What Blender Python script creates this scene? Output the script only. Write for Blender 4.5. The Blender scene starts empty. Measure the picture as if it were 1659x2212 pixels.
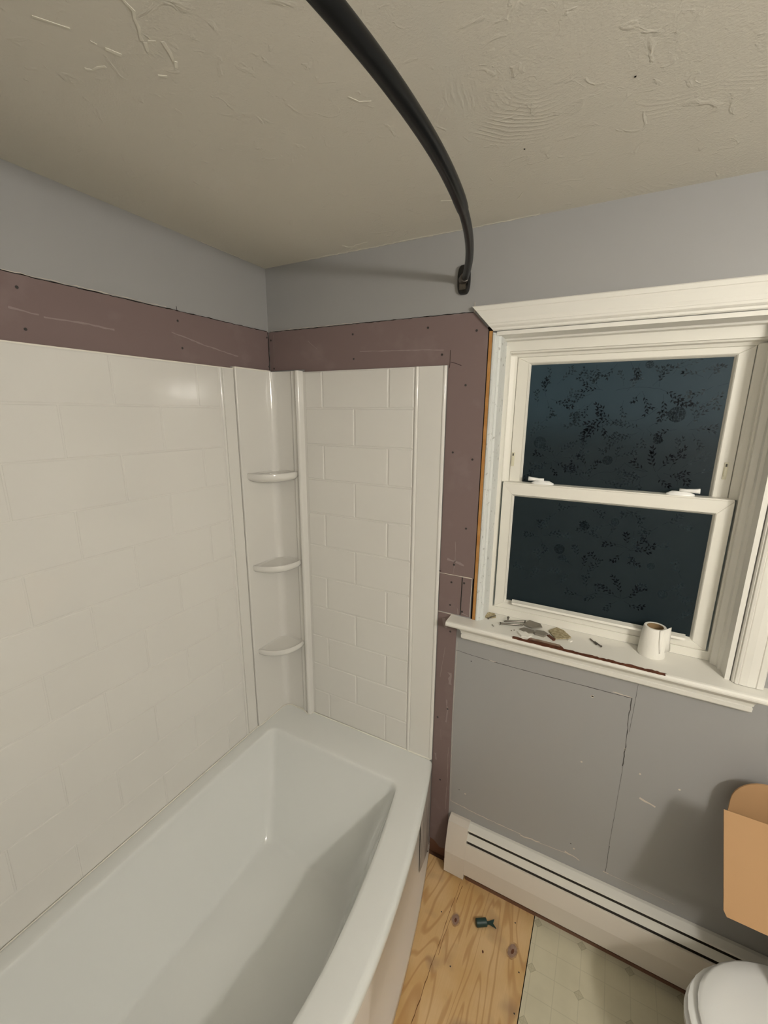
import bpy, bmesh, math, random
from mathutils import Vector, Matrix
random.seed(7)
S = bpy.context.scene
COL = S.collection

# ------------------------------------------------------------------ camera
CAM = Vector((1.268, -1.386, 1.840))
YAW, PITCH, ROLL, FPX = -0.4877, -0.2294, 0.0082, 915.04
d = Vector((math.sin(YAW)*math.cos(PITCH), math.cos(YAW)*math.cos(PITCH), math.sin(PITCH)))
r = d.cross(Vector((0, 0, 1))).normalized(); u = r.cross(d)
r2 = r*math.cos(ROLL)+u*math.sin(ROLL); u2 = -r*math.sin(ROLL)+u*math.cos(ROLL)
cd = bpy.data.cameras.new('camera'); cam = bpy.data.objects.new('camera', cd); COL.objects.link(cam)
M = Matrix((r2, u2, -d)).transposed().to_4x4(); M.translation = CAM
cam.matrix_world = M
cd.sensor_fit = 'HORIZONTAL'; cd.sensor_width = 36; cd.lens = 36*FPX/1659; cd.clip_start = 0.02
S.camera = cam

# ------------------------------------------------------------------ world: blue dusk outside the window
w = bpy.data.worlds.new('dusk'); S.world = w; w.use_nodes = True
bg = w.node_tree.nodes['Background']
bg.inputs[0].default_value = (0.18, 0.285, 0.34, 1); bg.inputs[1].default_value = 0.55

# ------------------------------------------------------------------ lamps: bathroom vanity globes on the right wall, plus an added fill
def lamp(loc, power, col, rad):
    l = bpy.data.lights.new('vanity_bulb_light', 'POINT'); l.energy = power; l.color = col; l.shadow_soft_size = rad
    o = bpy.data.objects.new('vanity_bulb_light', l); o.location = loc; COL.objects.link(o)
for y in (-1.32, -1.50):
    lamp((2.33, y, 2.02), 18.5, (1.0, 0.955, 0.875), 0.045)
ar = bpy.data.lights.new('fill_light', 'AREA'); ar.energy = 1.5; ar.size = 0.5; ar.color = (1.0, 0.95, 0.87)  # soft fill added behind the camera, stands for no real lamp
ao = bpy.data.objects.new('fill_light', ar); ao.location = (1.5, -2.2, 2.30); ao.rotation_euler = (math.radians(35), 0, 0); COL.objects.link(ao)

S.view_settings.view_transform = 'Standard'; S.view_settings.look = 'None'
S.view_settings.gamma = 1; S.view_settings.use_curve_mapping = False
S.view_settings.exposure = 0.45

# ------------------------------------------------------------------ materials
def mat(name, col, rough=0.5, spec=0.5, metal=0.0, coat=0.0, bump=None, mottle=None):
    m = bpy.data.materials.new(name); m.use_nodes = True
    nt = m.node_tree; b = nt.nodes['Principled BSDF']
    b.inputs['Base Color'].default_value = (*col, 1); b.inputs['Roughness'].default_value = rough
    b.inputs['Specular IOR Level'].default_value = spec; b.inputs['Metallic'].default_value = metal
    b.inputs['Coat Weight'].default_value = coat; b.inputs['Coat Roughness'].default_value = 0.08
    tc = nt.nodes.new('ShaderNodeTexCoord')
    if bump:
        sc, st, dist = bump
        n = nt.nodes.new('ShaderNodeTexNoise'); n.inputs['Scale'].default_value = sc; n.inputs['Detail'].default_value = 3
        nt.links.new(tc.outputs['Object'], n.inputs['Vector'])
        bp = nt.nodes.new('ShaderNodeBump'); bp.inputs['Strength'].default_value = st; bp.inputs['Distance'].default_value = dist
        nt.links.new(n.outputs['Fac'], bp.inputs['Height']); nt.links.new(bp.outputs['Normal'], b.inputs['Normal'])
    if mottle:
        sc, c2, lo, hi = mottle
        n = nt.nodes.new('ShaderNodeTexNoise'); n.inputs['Scale'].default_value = sc; n.inputs['Detail'].default_value = 5
        nt.links.new(tc.outputs['Object'], n.inputs['Vector'])
        cr = nt.nodes.new('ShaderNodeValToRGB'); cr.color_ramp.elements[0].position = lo; cr.color_ramp.elements[1].position = hi
        cr.color_ramp.elements[0].color = (*col, 1); cr.color_ramp.elements[1].color = (*c2, 1)
        nt.links.new(n.outputs['Fac'], cr.inputs[0]); nt.links.new(cr.outputs[0], b.inputs['Base Color'])
    return m
def N(nt, t, **k):
    n = nt.nodes.new(t)
    for a, v in k.items(): setattr(n, a, v)
    return n
def math_(nt, op, a, b=None, c=None):
    n = nt.nodes.new('ShaderNodeMath'); n.operation = op
    for i, v in enumerate((a, b, c)):
        if v is None: continue
        if isinstance(v, (int, float)): n.inputs[i].default_value = v
        else: nt.links.new(v, n.inputs[i])
    return n.outputs[0]
def mixc(nt, f, a, b):
    n = nt.nodes.new('ShaderNodeMix'); n.data_type = 'RGBA'
    for i, v in ((0, f), (6, a), (7, b)):
        if isinstance(v, (int, float)): n.inputs[i].default_value = v
        elif isinstance(v, tuple): n.inputs[i].default_value = (*v, 1)
        else: nt.links.new(v, n.inputs[i])
    return n.outputs[2]

PAINT = mat('blue_grey_paint', (0.340, 0.340, 0.337), 0.42, 0.5, bump=(220, 0.12, 0.001))
ROOMW = mat('bounce_room_paint', (0.50, 0.49, 0.47), 0.5)  # unseen walls made lighter than the blue-grey ones to bounce fill light
BOARD = mat('mauve_drywall', (0.205, 0.150, 0.142), 0.75, 0.25, mottle=(9, (0.250, 0.195, 0.187), 0.55, 0.85), bump=(300, 0.1, 0.0005))
ACRYL = mat('white_acrylic', (0.74, 0.725, 0.685), 0.10, 0.5, bump=(14, 0.03, 0.003))
TUBM = mat('white_tub_acrylic', (0.77, 0.785, 0.765), 0.09, 0.5)
APRON = mat('pink_lit_apron_acrylic', (0.74, 0.70, 0.66), 0.3, 0.5)  # pink light falling on the apron is put into this colour
TRIM = mat('cream_white_trim_paint', (0.80, 0.785, 0.73), 0.35, 0.5, bump=(60, 0.12, 0.0012))
VINYLW = mat('white_window_vinyl', (0.82, 0.80, 0.73), 0.35, 0.5)
WHITEP = mat('white_plastic', (0.88, 0.88, 0.86), 0.3)
CREAMP = mat('cream_plastic', (0.70, 0.67, 0.52), 0.4)
DARK = mat('dark_gap', (0.012, 0.009, 0.008), 0.9, 0.1)
CREASE = mat('grey_crease', (0.32, 0.30, 0.27), 0.8, 0.1)
PALE = mat('pale_plaster', (0.62, 0.57, 0.49), 0.8, 0.2)
RODM = mat('matte_black_metal', (0.004, 0.0045, 0.005), 0.30, 0.22, bump=(900, 0.05, 0.0003))
BLKP = mat('black_gloss_plastic', (0.008, 0.008, 0.008), 0.2, 0.5)
STEEL = mat('dull_steel', (0.17, 0.155, 0.135), 0.3, 0.5, 0.9)
ORANGE = mat('bare_orange_wood', (0.42, 0.20, 0.055), 0.6, 0.3, mottle=(30, (0.5, 0.27, 0.09), 0.4, 0.7))
BROWNW = mat('dark_stained_wood', (0.085, 0.026, 0.012), 0.5, 0.3, mottle=(60, (0.15, 0.055, 0.028), 0.4, 0.7))
GREYW = mat('weathered_wood', (0.33, 0.25, 0.19), 0.8, 0.2, mottle=(50, (0.2, 0.12, 0.08), 0.4, 0.7))
PEEL = mat('peeling_white_paint', (0.70, 0.72, 0.70), 0.5, 0.4, bump=(120, 0.5, 0.002), mottle=(70, (0.42, 0.42, 0.40), 0.62, 0.72))
CARD = mat('brown_cardboard', (0.47, 0.285, 0.145), 0.8, 0.2, bump=(400, 0.1, 0.0004))
TANC = mat('tan_fibre_chip', (0.30, 0.25, 0.15), 0.9, 0.1, mottle=(120, (0.45, 0.39, 0.26), 0.4, 0.6), bump=(200, 0.5, 0.001))
GREYC = mat('grey_chip', (0.24, 0.22, 0.185), 0.8, 0.2)
PAPER = mat('white_tissue_paper', (0.86, 0.84, 0.78), 0.9, 0.1, bump=(150, 0.3, 0.0008))
COREM = mat('cardboard_core', (0.28, 0.19, 0.10), 0.9, 0.1)
HEAT = mat('cream_heater_enamel', (0.66, 0.61, 0.545), 0.38, 0.5)
HEATD = mat('heater_damper_metal', (0.70, 0.69, 0.64), 0.35, 0.5)
GREENP = mat('dark_green_plastic', (0.012, 0.040, 0.036), 0.45)
PORC = mat('white_porcelain', (0.80, 0.81, 0.80), 0.22, 0.5)
CAULK = mat('white_caulk', (0.83, 0.80, 0.72), 0.4)
SUBW = mat('red_brown_trim_wood', (0.16, 0.075, 0.045), 0.6)
LEAFD = mat('film_leaf_dark', (0.002, 0.004, 0.007), 0.4, 0.12)
LEAFM = mat('film_leaf_mid', (0.008, 0.016, 0.022), 0.4, 0.2)
LEAFF = mat('film_leaf_faint', (0.017, 0.031, 0.040), 0.4, 0.25)

def glass_mat(name, col, rough):
    m = mat(name, col, rough, 0.3); nt = m.node_tree; b = nt.nodes['Principled BSDF']
    rf = nt.nodes.new('ShaderNodeBsdfRefraction'); rf.inputs['Color'].default_value = (0.60, 0.66, 0.66, 1)
    rf.inputs['Roughness'].default_value = 0.75; rf.inputs['IOR'].default_value = 1.05
    mx = nt.nodes.new('ShaderNodeMixShader'); mx.inputs[0].default_value = 0.5
    nt.links.new(b.outputs[0], mx.inputs[1]); nt.links.new(rf.outputs[0], mx.inputs[2])
    nt.links.new(mx.outputs[0], nt.nodes['Material Output'].inputs['Surface'])
    return m
FILM = glass_mat('frosted_film_glass', (0.026, 0.040, 0.050), 0.42)

def ceiling_mat():
    m = mat('textured_ceiling', (0.655, 0.625, 0.55), 0.85, 0.2); nt = m.node_tree; b = nt.nodes['Principled BSDF']
    tc = N(nt, 'ShaderNodeTexCoord')
    v = N(nt, 'ShaderNodeTexVoronoi'); v.inputs['Scale'].default_value = 3.6; nt.links.new(tc.outputs['Object'], v.inputs['Vector'])
    nz = N(nt, 'ShaderNodeTexNoise'); nz.inputs['Scale'].default_value = 9; nt.links.new(tc.outputs['Object'], nz.inputs['Vector'])
    dd = math_(nt, 'ADD', v.outputs['Distance'], math_(nt, 'MULTIPLY', nz.outputs['Fac'], 0.13))
    s = math_(nt, 'SINE', math_(nt, 'MULTIPLY', dd, 165.0))
    m1 = N(nt, 'ShaderNodeTexNoise'); m1.inputs['Scale'].default_value = 6.5; m1.inputs['Detail'].default_value = 3
    nt.links.new(tc.outputs['Object'], m1.inputs['Vector'])
    sx = N(nt, 'ShaderNodeSeparateXYZ'); nt.links.new(tc.outputs['Object'], sx.inputs[0])
    reg = math_(nt, 'SUBTRACT', m1.outputs['Fac'], math_(nt, 'MULTIPLY', math_(nt, 'ABSOLUTE', math_(nt, 'SUBTRACT', sx.outputs['X'], 1.12)), 0.42))
    mask = N(nt, 'ShaderNodeMapRange'); mask.inputs[1].default_value = 0.36; mask.inputs[2].default_value = 0.58
    nt.links.new(reg, mask.inputs[0])
    vs = N(nt, 'ShaderNodeVectorMath', operation='SUBTRACT'); nt.links.new(tc.outputs['Object'], vs.inputs[0]); nt.links.new(v.outputs['Position'], vs.inputs[1])
    vn = N(nt, 'ShaderNodeVectorMath', operation='NORMALIZE'); nt.links.new(vs.outputs[0], vn.inputs[0])
    vd = N(nt, 'ShaderNodeVectorMath', operation='DOT_PRODUCT'); nt.links.new(vn.outputs[0], vd.inputs[0]); vd.inputs[1].default_value = (-0.75, 0.65, 0)
    ha = N(nt, 'ShaderNodeMapRange'); ha.inputs[1].default_value = 0.15; ha.inputs[2].default_value = 0.7; nt.links.new(vd.outputs['Value'], ha.inputs[0])
    h = math_(nt, 'MULTIPLY', math_(nt, 'MULTIPLY', math_(nt, 'MULTIPLY', math_(nt, 'MAXIMUM', s, -0.1), 0.5), mask.outputs[0]), ha.outputs[0])
    f = N(nt, 'ShaderNodeTexNoise'); f.inputs['Scale'].default_value = 260; f.inputs['Detail'].default_value = 2
    nt.links.new(tc.outputs['Object'], f.inputs['Vector'])
    h2 = math_(nt, 'ADD', h, math_(nt, 'MULTIPLY', f.outputs['Fac'], 0.9))
    k = N(nt, 'ShaderNodeTexNoise'); k.inputs['Scale'].default_value = 22; k.inputs['Detail'].default_value = 4; k.inputs['Distortion'].default_value = 1.5
    nt.links.new(tc.outputs['Object'], k.inputs['Vector'])
    km = N(nt, 'ShaderNodeMapRange'); km.inputs[1].default_value = 0.60; km.inputs[2].default_value = 0.72
    nt.links.new(k.outputs['Fac'], km.inputs[0])
    h3 = math_(nt, 'ADD', h2, math_(nt, 'MULTIPLY', km.outputs[0], 1.2))
    bp = N(nt, 'ShaderNodeBump'); bp.inputs['Strength'].default_value = 0.5; bp.inputs['Distance'].default_value = 0.0015
    nt.links.new(h3, bp.inputs['Height']); nt.links.new(bp.outputs['Normal'], b.inputs['Normal'])
    return m
CEIL = ceiling_mat()

def ply_mat():
    m = mat('plywood', (0.6, 0.4, 0.2), 0.6, 0.3); nt = m.node_tree; b = nt.nodes['Principled BSDF']
    tc = N(nt, 'ShaderNodeTexCoord'); sx = N(nt, 'ShaderNodeSeparateXYZ'); nt.links.new(tc.outputs['Object'], sx.inputs[0])
    mp = N(nt, 'ShaderNodeMapping'); mp.inputs['Scale'].default_value = (7.0, 1.1, 1); nt.links.new(tc.outputs['Object'], mp.inputs[0])
    n1 = N(nt, 'ShaderNodeTexNoise'); n1.inputs['Scale'].default_value = 1.0; n1.inputs['Detail'].default_value = 2.5; n1.inputs['Distortion'].default_value = 0.6
    nt.links.new(mp.outputs[0], n1.inputs['Vector'])
    g = math_(nt, 'SINE', math_(nt, 'MULTIPLY', n1.outputs['Fac'], 75.0))
    gl = N(nt, 'ShaderNodeMapRange'); gl.inputs[1].default_value = 0.45; gl.inputs[2].default_value = 1.0; nt.links.new(g, gl.inputs[0])
    n2 = N(nt, 'ShaderNodeTexNoise'); n2.inputs['Scale'].default_value = 5; n2.inputs['Detail'].default_value = 4; nt.links.new(tc.outputs['Object'], n2.inputs['Vector'])
    br = N(nt, 'ShaderNodeMapRange'); br.inputs[1].default_value = 0.35; br.inputs[2].default_value = 0.65; nt.links.new(n2.outputs['Fac'], br.inputs[0])
    base = mixc(nt, br.outputs[0], (0.60, 0.385, 0.165), (0.70, 0.50, 0.275))
    c = mixc(nt, math_(nt, 'MULTIPLY', gl.outputs[0], 0.55), base, (0.40, 0.205, 0.075))
    mp3 = N(nt, 'ShaderNodeMapping'); mp3.inputs['Scale'].default_value = (260, 14, 1); nt.links.new(tc.outputs['Object'], mp3.inputs[0])
    n3 = N(nt, 'ShaderNodeTexNoise'); n3.inputs['Scale'].default_value = 1; nt.links.new(mp3.outputs[0], n3.inputs['Vector'])
    c = mixc(nt, math_(nt, 'MULTIPLY', n3.outputs['Fac'], 0.35), c, (0.45, 0.27, 0.11))
    # grey smudge
    n4 = N(nt, 'ShaderNodeTexNoise'); n4.inputs['Scale'].default_value = 8; nt.links.new(tc.outputs['Object'], n4.inputs['Vector'])
    sm = N(nt, 'ShaderNodeMapRange'); sm.inputs[1].default_value = 0.58; sm.inputs[2].default_value = 0.75; nt.links.new(n4.outputs['Fac'], sm.inputs[0])
    c = mixc(nt, math_(nt, 'MULTIPLY', sm.outputs[0], 0.62), c, (0.28, 0.19, 0.13))
    nt.links.new(c, b.inputs['Base Color'])
    return m
PLY = ply_mat()

def vinyl_mat():
    m = mat('patterned_vinyl', (0.6, 0.57, 0.42), 0.35, 0.5); nt = m.node_tree; b = nt.nodes['Principled BSDF']
    tc = N(nt, 'ShaderNodeTexCoord'); sx = N(nt, 'ShaderNodeSeparateXYZ'); nt.links.new(tc.outputs['Object'], sx.inputs[0])
    P = 0.148
    def cell(o, off):
        q = math_(nt, 'FRACT', math_(nt, 'DIVIDE', math_(nt, 'SUBTRACT', o, off), P))
        return math_(nt, 'ABSOLUTE', math_(nt, 'SUBTRACT', math_(nt, 'FRACT', math_(nt, 'ADD', q, 0.5)), 0.5))
    ax = cell(sx.outputs['X'], 1.377); ay = cell(sx.outputs['Y'], -0.213)
    dia = math_(nt, 'LESS_THAN', math_(nt, 'ADD', ax, ay), 0.105)
    def line(a): # lines at 0 and 0.5
        return math_(nt, 'LESS_THAN', math_(nt, 'MINIMUM', a, math_(nt, 'SUBTRACT', 0.5, a)), 0.008)
    ln = math_(nt, 'MAXIMUM', line(ax), line(ay))
    rim = math_(nt, 'MULTIPLY', dia, math_(nt, 'GREATER_THAN', math_(nt, 'ADD', ax, ay), 0.085))
    n = N(nt, 'ShaderNodeTexNoise'); n.inputs['Scale'].default_value = 14; n.inputs['Detail'].default_value = 6; nt.links.new(tc.outputs['Object'], n.inputs['Vector'])
    base = mixc(nt, n.outputs['Fac'], (0.52, 0.49, 0.36), (0.66, 0.62, 0.47))
    c = mixc(nt, math_(nt, 'MULTIPLY', ln, 0.30), base, (0.33, 0.31, 0.22))
    c = mixc(nt, math_(nt, 'MULTIPLY', dia, 0.45), c, (0.36, 0.33, 0.22))
    c = mixc(nt, math_(nt, 'MULTIPLY', rim, 0.35), c, (0.25, 0.23, 0.16))
    nt.links.new(c, b.inputs['Base Color'])
    return m
VINYL = vinyl_mat()

def film_mat():
    m = mat('streaked_protective_film', (0.5, 0.45, 0.4), 0.5, 0.4); nt = m.node_tree; b = nt.nodes['Principled BSDF']
    tc = N(nt, 'ShaderNodeTexCoord'); mp = N(nt, 'ShaderNodeMapping'); mp.inputs['Scale'].default_value = (60, 130, 3.0); nt.links.new(tc.outputs['Object'], mp.inputs[0])
    n = N(nt, 'ShaderNodeTexNoise'); n.inputs['Scale'].default_value = 1.6; n.inputs['Detail'].default_value = 4; nt.links.new(mp.outputs[0], n.inputs['Vector'])
    cr = N(nt, 'ShaderNodeValToRGB'); cr.color_ramp.elements[0].position = 0.38; cr.color_ramp.elements[1].position = 0.54
    cr.color_ramp.elements[0].color = (0.13, 0.11, 0.095, 1); cr.color_ramp.elements[1].color = (0.50, 0.45, 0.41, 1)
    nt.links.new(n.outputs['Fac'], cr.inputs[0]); nt.links.new(cr.outputs[0], b.inputs['Base Color'])
    return m
FILMS = film_mat()

# ------------------------------------------------------------------ helpers
def link(name, me, m, parent=None, smooth=False):
    o = bpy.data.objects.new(name, me); COL.objects.link(o)
    if m is not None: me.materials.append(m)
    if smooth:
        for p in me.polygons: p.use_smooth = True
    if parent is not None:
        o.parent = parent
        off = parent_world(parent)
        o.location = -off
    return o
def parent_world(p):
    v = Vector(p.location)
    while p.parent is not None:
        p = p.parent; v += Vector(p.location)
    return v
def obj(name, bm, m, parent=None, smooth=False, bevel=0, seg=2, sharp=None):
    if bevel:
        bmesh.ops.bevel(bm, geom=[e for e in bm.edges if len(e.link_faces) == 2 and e.calc_face_angle(0) > 0.6], offset=bevel, segments=seg, affect='EDGES', profile=0.5, clamp_overlap=True)
    bmesh.ops.recalc_face_normals(bm, faces=bm.faces)
    me = bpy.data.meshes.new(name); bm.to_mesh(me); bm.free()
    o = link(name, me, m, parent, smooth)
    if smooth and sharp:
        me.set_sharp_from_angle(angle=math.radians(sharp))
    return o
def struct(o): o['kind'] = 'structure'; return o
def tag(o, label, cat, group=None):
    o['label'] = label; o['category'] = cat
    if group: o['group'] = group
    return o
def thing(name, label, cat, loc, group=None):
    o = bpy.data.objects.new(name, None); COL.objects.link(o); o.location = loc; o.empty_display_size = 0.05
    return tag(o, label, cat, group)
def box(x0, x1, y0, y1, z0, z1, bm=None):
    bm = bm or bmesh.new()
    vs = [bm.verts.new((x, y, z)) for x in (x0, x1) for y in (y0, y1) for z in (z0, z1)]
    for f in ((0, 1, 3, 2), (4, 6, 7, 5), (0, 4, 5, 1), (2, 3, 7, 6), (0, 2, 6, 4), (1, 5, 7, 3)):
        bm.faces.new([vs[i] for i in f])
    return bm
def loft(loops, bm=None, close=True, cap0=False, cap1=False):
    bm = bm or bmesh.new()
    vl = [[bm.verts.new(p) for p in L] for L in loops]
    for a, b in zip(vl, vl[1:]):
        n = len(a)
        for i in range(n if close else n-1):
            j = (i+1) % n
            bm.faces.new((a[i], a[j], b[j], b[i]))
    if cap0: bm.faces.new(vl[0])
    if cap1: bm.faces.new(vl[-1])
    return bm
def prism_x(prof, x0, x1, bm=None, mit0=0, mit1=0, zref=0):
    """profile of (y,z) extruded along x; ends can slant with z (mitre)"""
    L0 = [(x0+mit0*(z-zref), y, z) for y, z in prof]; L1 = [(x1+mit1*(z-zref), y, z) for y, z in prof]
    return loft([L0, L1], bm, True, True, True)
def prism_z(prof, z0, z1, bm=None):
    return loft([[(x, y, z0) for x, y in prof], [(x, y, z1) for x, y in prof]], bm, True, True, True)
def plate(pts, n, t, bm=None):
    """planar polygon pts thickened along vector n*t"""
    n = Vector(n)
    return loft([[tuple(p) for p in pts], [tuple(Vector(p)+n*t) for p in pts]], bm, True, True, True)
def tube(path, rad, seg=12, bm=None, caps=True):
    path = [Vector(p) for p in path]; loops = []; up = Vector((0, 0, 1))
    for i, p in enumerate(path):
        t = (path[min(i+1, len(path)-1)]-path[max(i-1, 0)]).normalized()
        a = t.cross(up)
        if a.length < 1e-3: a = t.cross(Vector((1, 0, 0)))
        a.normalize(); b = t.cross(a)
        rr = rad[i] if isinstance(rad, (list, tuple)) else rad
        loops.append([p+a*math.cos(k*math.tau/seg)*rr+b*math.sin(k*math.tau/seg)*rr for k in range(seg)])
    return loft(loops, bm, True, caps, caps)
def ribbon(pts, nrm, wd, t=0.0004, jag=0.0, bm=None, seed=1):
    rnd = random.Random(seed); nrm = Vector(nrm); P = []
    for a, b in zip(pts, pts[1:]):
        a = Vector(a); b = Vector(b); k = max(1, int((b-a).length/0.012)) if jag else 1
        for i in range(k): P.append(a.lerp(b, i/k))
    P.append(Vector(pts[-1])); L = []; R = []
    for i, p in enumerate(P):
        tdir = (P[min(i+1, len(P)-1)]-P[max(i-1, 0)]).normalized(); s = tdir.cross(nrm)
        q = p + s*rnd.uniform(-jag, jag)
        ww = wd*(rnd.uniform(0.5, 1.4) if jag else 1)/2
        L.append(q+s*ww); R.append(q-s*ww)
    bm = bm or bmesh.new()
    loops = [[l, rr, rr+nrm*t, l+nrm*t] for l, rr in zip(L, R)]
    return loft(loops, bm, True, True, True)

# ================================================================== SETTING
H = 2.383; XR = 2.44; YB = -2.40
WX0, WX1, WZ0, WZ1 = 0.908, 1.634, 1.100, 2.086
b = bmesh.new()
for a in ((-0.12, WX0, 0, 0.14, 0, H), (WX1, XR+0.1, 0, 0.14, 0, H), (WX0, WX1, 0, 0.14, 0, WZ0), (WX0, WX1, 0, 0.14, WZ1, H)): box(*a, bm=b)
wall_window = struct(obj('wall_window', b, PAINT))
wall_left = struct(obj('wall_left', box(-0.12, 0, -1.53, 0, 0, H), PAINT))
wall_tub_end = struct(obj('wall_tub_end', box(-0.12, 0.80, -1.65, -1.531, 0, H), ROOMW))
wall_alcove = struct(obj('wall_alcove', box(0.70, 0.80, YB, -1.65, 0, H), ROOMW))
wall_right = struct(obj('wall_right', box(XR, XR+0.1, YB, 0, 0, H), ROOMW))
wall_back = struct(obj('wall_back', box(0.70, XR+0.1, YB-0.1, YB, 0, H), ROOMW))
ceiling = struct(obj('ceiling', box(-0.12, XR+0.1, YB-0.1, 0.14, H, H+0.08), CEIL))
floor = struct(obj('floor', box(-0.12, XR+0.1, YB-0.1, 0.14, -0.1, -0.012), SUBW))
struct(obj('floor_plywood', box(0.0, 1.2125, YB, -0.018, -0.012, 0.0), PLY))
struct(obj('floor_vinyl', box(1.2155, XR, YB, -0.018, -0.012, 0.002), VINYL))
# ground outside, seen only as darkness through the frosted film
struct(obj('ground', box(-60, 60, 0.3, 90, -0.7, -0.6), mat('dark_lawn', (0.02, 0.03, 0.015), 0.9)))

# plaster strands and scuffs on the ceiling
def strand(pts, wdt, seed):
    return obj('plaster_strand', ribbon([(x, y, H-0.0002) for x, y in pts], (0, 0, -1), wdt*1.15, 0.0007, wdt*0.75, seed=seed), CEILP, ceiling)
CEILP = mat('pale_ceiling_plaster', (0.74, 0.71, 0.62), 0.8)
for i, (pts, wd) in enumerate([
    ([(0.625, -0.955), (0.612, -0.905), (0.584, -0.878), (0.577, -0.868)], 0.0035), ([(0.5745, -0.866), (0.566, -0.852)], 0.004),
    ([(0.584, -0.866), (0.592, -0.858)], 0.003), ([(0.600, -0.855), (0.592, -0.835), (0.584, -0.822)], 0.0045), ([(0.584, -0.822), (0.574, -0.812)], 0.007),
    ([(0.512, -0.887), (0.522, -0.868)], 0.004), ([(0.442, -0.880), (0.448, -0.872), (0.475, -0.866)], 0.003), ([(0.505, -0.905), (0.508, -0.897)], 0.002),
    ([(0.475, -0.966), (0.490, -0.945), (0.503, -0.932)], 0.0022), ([(0.534, -0.815), (0.544, -0.805)], 0.003),
    ([(0.40, -0.060), (0.41, -0.040), (0.44, -0.030)], 0.005), ([(0.49, -0.05), (0.44, -0.045), (0.40, -0.02)], 0.003),
    ([(0.20, -0.006), (0.35, -0.004), (0.52, -0.003), (0.70, -0.004)], 0.005), ([(0.70, -0.004), (0.85, -0.003), (1.02, -0.004)], 0.0035),
    ([(0.003, -0.30), (0.003, -0.20), (0.004, -0.10)], 0.002), ([(0.79, -0.63), (0.80, -0.61), (0.82, -0.603)], 0.0025),
    ([(0.80, -0.20), (0.84, -0.18), (0.86, -0.175)], 0.003), ([(0.98, -0.12), (1.0, -0.15)], 0.002)]):
    strand(pts, wd, i)
for pts in ([(1.232, -0.4505), (1.235, -0.4505)], [(1.034, -0.331), (1.037, -0.331)]):
    obj('ceiling_speck', ribbon([(x, y, H-0.0002) for x, y in pts], (0, 0, -1), 0.003, 0.0006), DARK, ceiling)

# ---- score lines, cracks and screw holes of the painted wall below the window
ny = (0, -1, 0)
def seam(pts, wd, m=DARK, jag=0.0006, par=None, seed=1, yy=-0.0001):
    return obj('wall_seam', ribbon([(x, yy, z) for x, z in pts], ny, wd, 0.0004, jag, seed=seed), m, par or wall_window)
GROOVE = mat('seam_grey', (0.085, 0.082, 0.078), 0.9, 0.1)
seam([(0.842, 0.981), (0.90, 0.977), (0.972, 0.975)], 0.0012, GROOVE, seed=2)
seam([(0.985, 0.974), (1.15, 0.975), (1.28, 0.978), (1.413, 0.980)], 0.0016, GROOVE, seed=3)
seam([(0.966, 0.9765), (0.99, 0.9755)], 0.0028, PALE, 0.001, seed=4)
seam([(1.36, 0.984), (1.412, 0.9825)], 0.0025, PALE, 0.001, seed=41)
seam([(1.414, 0.980), (1.413, 0.90), (1.417, 0.83), (1.418, 0.73)], 0.0022, GROOVE, 0.0012, seed=5)
seam([(1.419, 0.73), (1.418, 0.55), (1.416, 0.40)], 0.0007, GROOVE, 0.0004, seed=6)
seam([(1.424, 1.035), (1.4235, 0.985)], 0.0010, GROOVE, 0.0002, seed=7)
seam([(1.4235, 0.985), (1.421, 0.86)], 0.0009, GROOVE, 0.0003, seed=7)
seam([(1.417, 0.402), (1.418, 0.33), (1.417, 0.29)], 0.0014, GROOVE, 0.0006, seed=8)
seam([(1.410, 0.288), (1.428, 0.286)], 0.0024, PALE, 0.0006, seed=9)
seam([(1.43, 0.286), (1.62, 0.283)], 0.0008, PALE, 0.0003, seed=19)
seam([(0.852, 0.300), (0.90, 0.296), (0.96, 0.291), (1.03, 0.289), (1.13, 0.288)], 0.0024, PALE, 0.0012, seed=10)
seam([(1.13, 0.284), (1.20, 0.288)], 0.0042, PALE, 0.003, seed=11)
seam([(1.20, 0.287), (1.29, 0.294)], 0.0016, PALE, 0.0008, seed=12)
seam([(1.285, 0.299), (1.335, 0.289)], 0.0046, PALE, 0.003, seed=13)
seam([(1.477, 0.633), (1.523, 0.622)], 0.0052, PALE, 0.0016, seed=14)
seam([(0.846, 1.015), (0.843, 0.75), (0.846, 0.5), (0.852, 0.30)], 0.0010, PALE, 0.0005, seed=15)
for i, (x, z) in enumerate([(0.902, 0.952), (1.306, 0.948), (1.417, 0.794), (1.301, 0.344), (1.300, 0.692), (1.468, 0.722), (0.885, 0.369), (1.574, 0.714), (1.313, 0.328), (0.91, 0.362)]):
    s = 0.0034 if i in (1,) else 0.0022
    rr = obj('screw_hole_rim', tube([(x, 0.0, z), (x, -0.0007, z)], [s*1.5, s*1.2], 10), PALE if i in (1, 2, 4, 5, 7, 8, 9) else PAINT, wall_window)
    if i not in (4, 5, 7, 8, 9):
        obj('screw_hole', tube([(x, -0.0005, z), (x, -0.0010, z-0.0002)], s*(1.05), 8), DARK, wall_window)

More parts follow.
